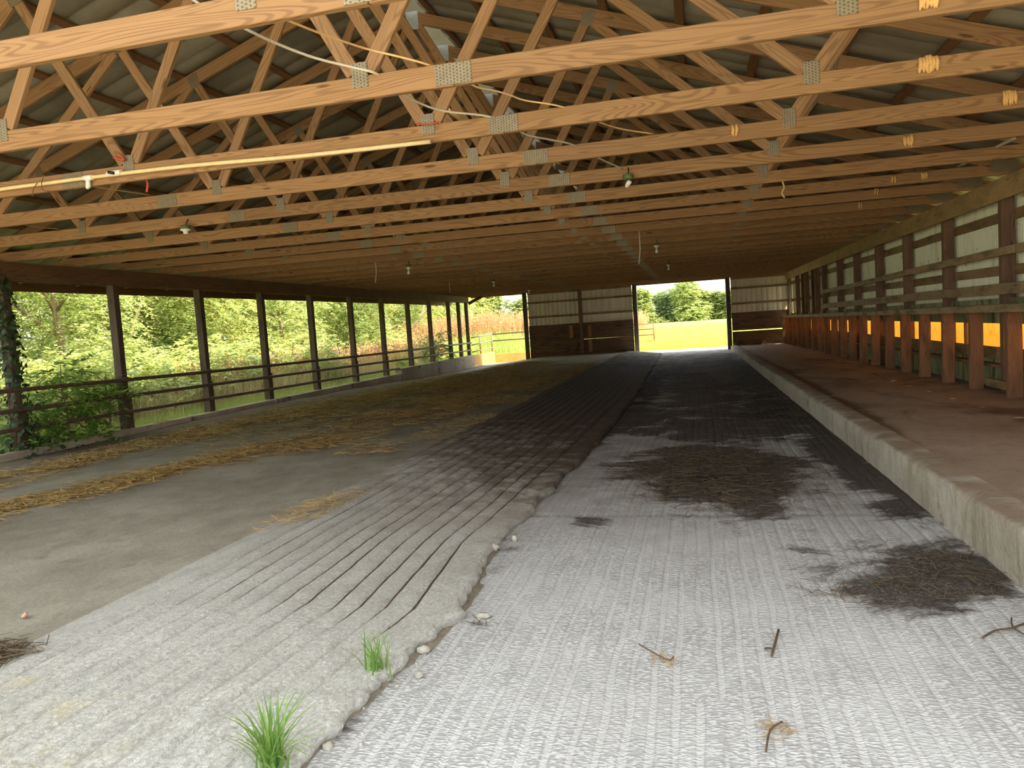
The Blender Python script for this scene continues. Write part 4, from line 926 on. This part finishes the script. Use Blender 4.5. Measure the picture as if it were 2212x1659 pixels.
# soil strip under the ramp edge
ys = np.linspace(2.0, 5.2, 90); us = np.linspace(0, 1, 6)
Yg, Ug = np.meshgrid(ys, us, indexing='ij'); Wd = 0.10 + 0.16 * fnoise(Yg * 1.7, Yg * 0, 65, 3) * sstep(5.2, 4.4, Yg)
Xg = low_x(Yg) - 0.03 + Ug * Wd; Zg = alley_z(Yg) - 0.012 + 0.03 * (1 - Ug) ** 1.2 * (0.5 + fnoise(Xg * 9, Yg * 9, 66, 3)) - 0.012 * Ug
tag(obj('soil', grid('soil', Xg, Yg, Zg, M['soil'], {})), 'strip of dark soil along the broken ramp edge', 'soil', kind='stuff')

# ------------------------------------------------------------------ plants outdoors
def sprays(R_, base, dirs, length, nl, leaf_l, leaf_w, droop=0.35):
    """compound leaves: a row of leaflet pairs along each drooping stem; returns quads"""
    n = len(base); t = np.linspace(0.15, 1.0, nl)[None, :, None, None]
    L = (length * R_.uniform(0.6, 1.2, n))[:, None, None, None]
    b = base[:, None, None, :]; d = dirs[:, None, None, :]
    pos = b + d * L * t + np.array([0, 0, -1.0]) * (droop * L * t ** 2)
    side = np.cross(dirs, np.array([0, 0, 1.0])); side /= np.linalg.norm(side, axis=1, keepdims=True) + 1e-6
    sg = np.array([-1.0, 1.0])[None, None, :, None]
    ll = leaf_l * R_.uniform(0.7, 1.2, (n, nl, 2, 1))
    ax = side[:, None, None, :] * sg + 0.55 * d + R_.normal(0, 0.22, (n, nl, 2, 3)) + np.array([0, 0, -0.25])
    ax = ax / np.linalg.norm(ax, axis=-1, keepdims=True)
    wv = np.cross(ax, np.array([0, 0, 1.0]) + R_.normal(0, 0.35, (n, nl, 2, 3))); wv = wv / (np.linalg.norm(wv, axis=-1, keepdims=True) + 1e-6)
    p0 = np.broadcast_to(pos, ax.shape); p2 = p0 + ax * ll; pm = p0 + ax * ll * 0.45; lw = ll * leaf_w / leaf_l * 0.5
    v = np.stack([p0, pm - wv * lw, p2, pm + wv * lw], -2).reshape(-1, 3)
    return v
def lobes_points(R_, lobes, n):
    w = np.array([l[3] * l[4] for l in lobes]); k = R_.choice(len(lobes), n, p=w / w.sum())
    c = np.array([l[:3] for l in lobes])[k]; r = np.array([[l[3], l[3], l[4]] for l in lobes])[k]
    d = R_.normal(0, 1, (n, 3)); d /= np.linalg.norm(d, axis=1, keepdims=True)
    rad = R_.uniform(0.55, 1.02, n)[:, None]
    return c + d * r * rad, d
def crown_mesh(name, seed, lobes, n, length, nl, leaf_l, leaf_w, mat, droop=0.35):
    R_ = np.random.default_rng(seed); p_, d = lobes_points(R_, lobes, n)
    dd = d + R_.normal(0, 0.5, d.shape); dd[:, 2] *= 0.5; dd /= np.linalg.norm(dd, axis=1, keepdims=True)
    v = sprays(R_, p_, dd, length, nl, leaf_l, leaf_w, droop)
    return mesh_np(name, v, np.arange(len(v)).reshape(-1, 4), mat)
def trunk_mesh(name, seed, h, r, nb, spread, mat):
    R_ = random.Random(seed); V = []; F = []
    def add(pts, rr, n=7):
        v, f = tube_vf(pts, rr, n); b = len(V); V.extend([tuple(q) for q in v]); F.extend([tuple(a + b for a in q) for q in f])
    pts = [Vector((0.12 * h * 0.15 * math.sin(k * 1.3 + seed), 0.1 * h * 0.15 * math.cos(k * 1.7 + seed), h * k / 5 - 0.3)) for k in range(6)]
    add(pts, [r * (1 - 0.75 * k / 5) for k in range(6)])
    for k in range(nb):
        z0 = h * R_.uniform(0.2, 0.85); a = R_.uniform(0, 2 * PI); l = spread * R_.uniform(0.6, 1.1)
        p0 = Vector((0, 0, z0 - 0.3)); d_ = Vector((math.cos(a), math.sin(a), R_.uniform(0.4, 0.9)))
        add([p0, p0 + d_ * l * 0.4 + Vector((0, 0, 0.05)), p0 + d_ * l * 0.75 + Vector((R_.uniform(-.2, .2), R_.uniform(-.2, .2), 0.1)), p0 + d_ * l], [r * 0.4, r * 0.3, r * 0.2, r * 0.07], 5)
    me = bpy.data.meshes.new(name); me.from_pydata(V, [], F); me.materials.append(mat); me.polygons.foreach_set('use_smooth', [True] * len(F)); return me
def tree_meshes(seed, kind):
    if kind == 'side':
        R_ = random.Random(seed)
        lobes = [(R_.uniform(-1.3, 1.3), R_.uniform(-1.5, 1.5), R_.uniform(0.6, 4.6), R_.uniform(0.8, 1.3), R_.uniform(0.5, 0.9)) for _ in range(13)]
        return crown_mesh('crown', seed, lobes, 1500, 0.55, 7, 0.125, 0.045, M[['leaf', 'leaf2', 'leaf3', 'leaf'][seed % 4]]), trunk_mesh('trunk', seed, 4.5, 0.11, 8, 1.9, M['bark'])
    if kind == 'shrub':
        R_ = random.Random(seed)
        lobes = [(R_.uniform(-.6, .6), R_.uniform(-.8, .8), R_.uniform(0.2, 0.9), R_.uniform(.35, .6), R_.uniform(.25, .4)) for _ in range(8)]
        return crown_mesh('crown', seed, lobes, 520, 0.30, 5, 0.10, 0.045, M[['leaf3', 'leaf2', 'leaf', 'leaf'][seed % 4]]), trunk_mesh('trunk', seed, 1.0, 0.025, 7, 0.7, M['bark'])
    R_ = random.Random(seed)
    lobes = [(R_.uniform(-3.0, 3.0), R_.uniform(-2, 2), R_.uniform(0.8, 8.2), R_.uniform(1.4, 2.2), R_.uniform(1.1, 1.8)) for _ in range(16)]
    lobes = [(l[0] * (1.2 - l[2] / 11), l[1] * (1.2 - l[2] / 11), *l[2:]) for l in lobes]
    return crown_mesh('crown', seed, lobes, 2600, 1.0, 4, 0.42, 0.22, M[['leaf_far', 'leaf', 'leaf_blue', 'leaf_far'][seed % 4]]), trunk_mesh('trunk', seed, 7.0, 0.22, 8, 2.6, M['bark'])
def plant(name, meshes, loc, rz, scl, label, cat, group):
    o = empty(name, loc); o.rotation_euler = (0, 0, rz); o.scale = scl
    obj('crown', meshes[0], o); obj('trunk', meshes[1], o)
    return tag(o, label, cat, group)
TS = [tree_meshes(s_, 'side') for s_ in (101, 102, 103, 104)]
SH = [tree_meshes(s_, 'shrub') for s_ in (201, 202, 203, 204)]
FT = [tree_meshes(s_, 'far') for s_ in (301, 302, 303, 304)]
kk = 0
_used = {}
PV = [9.28, 11.5, 13.9, 16.22, 18.62, 21.05, 23.4, 25.75, 28.06, 30.42, 33.03]
def tree_label(what, x, y):
    """names the bay of the open side through which the plant is seen"""
    yc = y * (XL / x); k = int(np.searchsorted(PV, yc))
    where = f'seen between the {ordn[k]} and {ordn[k + 1]} posts' if 0 < k < len(PV) else ('seen left of the first post' if k == 0 else 'seen through the narrow doorway')
    lab = f'{what} {where}'; n_ = _used.get(lab, 0); _used[lab] = n_ + 1
    return lab if n_ == 0 else lab + (', behind' if n_ == 1 else ', farthest behind' if n_ == 2 else f', number {n_ + 1} from the front')
for row, (x0, ys_) in enumerate(((-15.4, np.arange(9.5, 36, 2.7)), (-19.0, np.arange(10, 62, 3.4)), (-24.0, np.arange(16, 76, 5.0)))):
    for y in ys_:
        sc_ = (1.0, 1.4, 2.2)[row]
        plant('side_tree', TS[kk % 4], (x0 + random.uniform(-.7, .7), float(y) + random.uniform(-.6, .6), -0.15 + (0, 0.3, 0.6)[row]), random.uniform(0, 6.28), (sc_, sc_, sc_ * random.uniform(0.9, 1.15)),
              tree_label(['sunlit leafy tree', 'taller leafy tree farther off,', 'big tree of the back row,'][row], x0, float(y)), 'tree', ['trees closest to the open side', 'second row of side trees', 'back row of side trees'][row]); kk += 1
for k, y in enumerate(np.arange(8.8, 24, 1.3)):
    plant('side_shrub', SH[k % 4], (-12.9 + random.uniform(-.6, .4), float(y), -0.1), random.uniform(0, 6.28), (1.45, 1.45, random.uniform(1.1, 1.6)), tree_label('low leafy shrub outside the fence', -12.9, float(y)), 'shrub', 'shrubs along the pipe fence')
for k, y in enumerate((22.5, 25, 27, 30)):
    plant('side_shrub', SH[k % 4], (-12.6 + random.uniform(-.5, .4), float(y), -0.1), random.uniform(0, 6.28), (.8, .8, .8), tree_label('green shrub among red weeds', -12.6, float(y)), 'shrub', 'shrubs among the weeds')
# trees across the field and behind the weeds
fx = [-17, -12.5, -9.2, -6.0, -3.4, -0.6, 2.4, 5.0, 8.5, 13]
fh = [.7, .7, .74, .62, .72, .9, .60, .55, .62, .7]
for k, (x, h) in enumerate(zip(fx, fh)):
    plant('field_tree', FT[(k * 3 + 1) % 4], (x, 146 + random.uniform(-5, 6), 0.25), random.uniform(0, 6.28), (0.95, 0.95, h), f'tree of the woods across the field, {ordn[k + 1]} from the left' if k != 5 else 'tallest tree of the woods across the field, seen through the doorway', 'tree', 'trees across the field')
for k, (x, y, h) in enumerate([(-28, 56, .8), (-24, 60, .7), (-20.5, 62, .62), (-17.8, 66, .60), (-15.3, 68, .50)]):
    plant('field_tree', FT[k % 4], (x, y, -0.2), random.uniform(0, 6.28), (0.6, 0.6, h), f'feathery tree behind the red weeds, {ordn[5 - k]} from the doorway post' , 'tree', 'trees behind the red weeds')
# red-brown seed weeds (uncountable) on both sides of the narrow doorway
def weeds(name, xy, z0, hgt, label, seed):
    R_ = np.random.default_rng(seed); n = len(xy); h = hgt * R_.uniform(0.65, 1.1, n); V = []
    base = np.concatenate([xy, z0(xy[:, 0], xy[:, 1])[:, None]], 1)
    lean = R_.normal(0, 0.07, (n, 2)); top = base + np.concatenate([lean * h[:, None], h[:, None]], 1)
    w = np.array([0.010, 0, 0])
    stem = np.stack([base - w, base + w, top + w * .5, top - w * .5], 1).reshape(-1, 3)
    k = 16; t = R_.uniform(0.52, 1.03, (n, k, 1)); c = base[:, None] + (top - base)[:, None] * t + R_.normal(0, 0.055, (n, k, 3))
    a = R_.normal(0, 1, (n, k, 3)); a /= np.linalg.norm(a, axis=-1, keepdims=True); b = np.cross(a, R_.normal(0, 1, (n, k, 3))); b /= np.linalg.norm(b, axis=-1, keepdims=True)
    s_ = R_.uniform(0.03, 0.06, (n, k, 1))
    seed_ = np.stack([c - a * s_, c - b * s_ * .6, c + a * s_, c + b * s_ * .6], -2).reshape(-1, 3)
    k2 = 6; t = R_.uniform(0.05, 0.55, (n, k2, 1)); c = base[:, None] + (top - base)[:, None] * t
    a = R_.normal(0, 1, (n, k2, 3)) * np.array([1, 1, .4]); a /= np.linalg.norm(a, axis=-1, keepdims=True); b = np.cross(a, np.array([0, 0, 1.0])); b /= np.linalg.norm(b, axis=-1, keepdims=True) + 1e-6
    leaf_ = np.stack([c, c + a * .07 - b * .022, c + a * .17, c + a * .07 + b * .022], -2).reshape(-1, 3)
    o = empty(name, (float(xy[:, 0].mean()), float(xy[:, 1].mean()), 0)); tag(o, label, 'weeds', kind='stuff')
    for nm, vv, mt in (('stems', stem, 'drygrass'), ('seed_heads', seed_, 'weed'), ('leaves', leaf_, 'leaf')):
        obj(nm, mesh_np(nm, vv, np.arange(len(vv)).reshape(-1, 4), M[mt]), o, loc=-o.location)
R_ = np.random.default_rng(77)
n = 900; y = 16 + 20 * R_.uniform(0, 1, n) ** 0.8; xy = np.stack([-11.6 - R_.uniform(0, 2.0, n) * sstep(14, 20, y) - 0.3, y], -1)
weeds('weeds', xy, lambda x, y: -0.25 + 0 * x, 1.35, 'red brown seed weeds standing outside the pipe fence', 5)
t = R_.uniform(0, 1, 2600); off = R_.uniform(0, 5, 2600); xy = np.stack([-17 + 13.2 * t, 41 + 20 * t + off], -1)
weeds('weeds', xy, lambda x, y: field_z(y) + mound(x, y), 2.05, 'tall red brown seed weeds beyond the narrow doorway', 6)
ground('mound_ground', -24, -3, 39.45, 62, lambda X, Y: field_z(Y) - 0.03 + mound(X, Y) * sstep(39.45, 42, Y) * sstep(-3, -5, X), M['brush'], 40, 'low bank under the tall red weeds', 'ground')
# grasses
def grass_blades(name, xy, zfun, L, w, mat, label, seed, lean=0.35):
    R_ = np.random.default_rng(seed); n = len(xy); h = L * R_.uniform(0.5, 1.15, n); a = R_.uniform(0, 2 * PI, n)
    b = np.concatenate([xy, zfun(xy[:, 0], xy[:, 1])[:, None]], 1); wv = np.stack([np.cos(a) * w, np.sin(a) * w, 0 * a], -1)
    d = np.concatenate([R_.normal(0, lean, (n, 2)), np.ones((n, 1))], 1) * h[:, None]
    v = np.stack([b - wv, b + wv, b + d + wv * .15, b + d - wv * .15], 1).reshape(-1, 3)
    return tag(obj(name, mesh_np(name, v, np.arange(n * 4).reshape(n, 4), mat)), label, 'grass', kind='stuff')
n = 20000; y = 7 + 28 * R_.uniform(0, 1, n) ** 1.2; xy = np.stack([-10.05 - 2.2 * R_.uniform(0, 1, n) ** 1.5, y], -1)
grass_blades('grass', xy, lambda x, y: -0.15 + 0 * x, 0.34, 0.012, M['grass'], 'green grass along the outside of the footing', 21, 0.5)
n = 13000; y = 9 + 18 * R_.uniform(0, 1, n); xy = np.stack([-11.0 - 2.8 * R_.uniform(0, 1, n), y], -1)
grass_blades('grass', xy, lambda x, y: -0.15 + 0 * x, 0.85, 0.008, M['drygrass'], 'pale dry stalks among the shrubs', 22, 0.25)
n = 26000; y = 39.6 + 60 * R_.uniform(0, 1, n) ** 1.8; xy = np.stack([R_.uniform(-1, 1, n) * (4 + 0.10 * (y - 34)) * 1.6 - 0.5, y], -1)
grass_blades('grass', xy, lambda x, y: field_z(y) - 0.01, 0.42, 0.016, M['fieldgrass'], 'bright grass of the field beyond the wide doorway', 23, 0.4)
n = 3500; xy = np.stack([R_.uniform(-15, -9, n), R_.uniform(39.6, 43, n)], -1)
grass_blades('grass', xy, lambda x, y: field_z(y) + mound(x, y) * sstep(39.45, 42, y), 0.8, 0.02, M['grass'], 'lush green grass at the foot of the tall weeds', 24, 0.3)
# saplings, ivy
def sapling(loc, h, spread, n, leaf_l, label, seed, mat='sapleaf'):
    R_ = np.random.default_rng(seed); o = empty('sapling', loc); tag(o, label, 'sapling')
    base = np.stack([R_.normal(0, spread * .33, n), R_.normal(0, spread * .45, n), h * R_.uniform(0.15, 1.0, n)], -1)
    d = base.copy(); d[:, 2] = 0; d += R_.normal(0, .25, d.shape); d /= np.linalg.norm(d, axis=1, keepdims=True)
    v = sprays(R_, base, d, 0.42, 6, leaf_l, leaf_l * .42, 0.4); obj('leaves', mesh_np('leaves', v, np.arange(len(v)).reshape(-1, 4), M[mat]), o)
    tube('stem', M['bark'], [Vector(loc) + Vector(q) for q in ((0, 0, -0.1), (0.02, 0.03, h * .4), (-0.02, 0, h * .75), (0, 0.02, h))], [0.02, 0.017, 0.012, 0.005], o, 7)
    for k in range(7):
        a = R_.uniform(0, 6.28); z = h * R_.uniform(.25, .85)
        tube('branch', M['bark'], [Vector(loc) + Vector((0, 0, z)), Vector(loc) + Vector((math.cos(a) * spread * .4, math.sin(a) * spread * .4, z + .12)), Vector(loc) + Vector((math.cos(a) * spread * .8, math.sin(a) * spread * .8, z + .15))], [0.01, 0.007, 0.003], o, 5)
sapling((-10.15, 10.35, -0.1), 1.45, 0.75, 150, 0.15, 'dark green sapling behind the pipe rails beside the ivy post', 31)
sapling((-10.25, 9.75, -0.1), 1.0, 0.5, 60, 0.13, 'smaller dark sapling close against the ivy post', 34)
sapling((-10.1, 11.25, 0.3), 0.85, 0.42, 45, 0.12, 'leafy shoot clinging to the second post', 32)
sapling((-10.55, 30.0, -0.3), 1.75, 0.8, 150, 0.16, 'bright green sapling between the far posts', 33, 'leaf2')
def ivy(name, px, py, z0, z1, n, label, seed, jit=0.10):
    R_ = np.random.default_rng(seed); o = empty(name, (px, py, z0)); tag(o, label, 'ivy')
    a = R_.uniform(0, 2 * PI, n); z = z0 + (z1 - z0) * R_.uniform(0, 1, n) ** 1.15
    r = 0.09 + np.abs(R_.normal(0, jit, n)) * (0.5 + 0.8 * (z < z0 + 1.1))
    c = np.stack([px + np.cos(a) * r, py + np.sin(a) * r, z], -1); nrm = np.stack([np.cos(a), np.sin(a), 0 * a + .4], -1) + R_.normal(0, .4, (n, 3))
    ax = np.cross(nrm, R_.normal(0, 1, (n, 3))); ax /= np.linalg.norm(ax, axis=1, keepdims=True); b = np.cross(nrm, ax); b /= np.linalg.norm(b, axis=1, keepdims=True)
    s_ = R_.uniform(.022, .046, n)[:, None]
    v = np.stack([c - ax * s_, c - b * s_ * .9 + ax * s_ * .2, c + ax * s_ * 1.2, c + b * s_ * .9 + ax * s_ * .2], 1).reshape(-1, 3)
    obj('leaves', mesh_np('leaves', v, np.arange(n * 4).reshape(n, 4), M['ivy']), o, loc=-o.location)
    for k in range(3):
        tube('vine', M['twig'], smooth_path([(px + .08 * math.cos(q * 1.1 + k * 2), py + .08 * math.sin(q * 1.1 + k * 2), z0 + (z1 - z0) * q / 6) for q in range(7)], 3), 0.009, o, 5)
ivy('ivy', XL - 0.12, 9.28, -0.05, 2.75, 900, 'dark ivy climbing the first visible post', 41)
ivy('ivy', XL - 0.02, 9.7, -0.05, 0.25, 120, 'ivy creeping over the concrete footing by the first post', 42, 0.3)
# pale dead branches among the side trees
for k, (pts, lab) in enumerate([([(276, 755), (285, 715), (301, 667), (308, 655)], 'pale bare branch between the first and second posts'), ([(880, 720), (905, 690), (930, 660), (945, 648)], 'pale dead trunk standing among the far weeds'), ([(905, 690), (915, 665), (912, 645)], 'pale dead branch beside the dead trunk')]):
    yy = (15, 31, 31)[k]; P3 = [at(a, b, yy * (1.12 if k == 0 else 1.10)) for a, b in pts]
    tag(tube('dead_branch', M['bark_pale'], smooth_path(P3, 4), [0.05 - 0.03 * i / (len(pts) * 4 - 4) for i in range(len(pts) * 4 - 3)] if False else 0.035, None, 6), lab, 'branch')

# ------------------------------------------------------------------ yard outside the far doorways
yw = empty('yard_wall', (-9.8, 36, -0.3)); tag(yw, 'low yellow lit concrete yard wall turning a corner outside the narrow doorway', 'wall', kind='structure')
box('wall_section', M['yardwall'], -10.05, -9.82, 33.05, 37.0, -0.6, 0.26, yw)
box('wall_section', M['yardwall'], -10.05, -5.0, 37.0, 37.2, -0.6, 0.14, yw)
f2 = empty('pipe_fence', (-9.85, 36, 0)); tag(f2, 'pale pipe fence on the yellow yard wall outside the narrow doorway', 'fence')
for z0, z1 in ((1.07, 1.16), (0.74, 0.82), (0.42, 0.47)):
    tube('rail', M['steel_lt'], [(-9.87, 33.2, z0), (-9.9, 36.9, z1)], 0.026, f2, 8)
for z0, z1 in ((1.13, 1.20), (0.80, 0.84)):
    tube('rail', M['pipe'], [(-9.9, 37.05, z0), (-5.2, 37.05, z1)], 0.03, f2, 8)
for x, y in ((-9.9, 34.7), (-9.92, 36.95), (-7.6, 37.05)):
    tube('fence_post', M['steel_lt'], [(x, y, 0.1), (x, y, 1.2)], 0.035, f2, 8)
gt = empty('pipe_gate', (-3.0, 48, -0.2)); tag(gt, 'red brown pipe gate standing open in the grass beyond the wide doorway', 'gate')
gx1 = -2.42; gz = float(field_z(48))
for z in (0.24, 0.62, 0.98, 1.32): tube('bar', M['gate'], [(-6.2, 48.6, gz + z + 0.02), (gx1, 48, gz + z)], 0.03, gt, 8)
for x, y in ((gx1, 48), (-4.3, 48.3), (-6.2, 48.6)): tube('upright', M['gate'], [(x, y, gz - 0.05), (x, y, gz + 1.35)], 0.04, gt, 8)
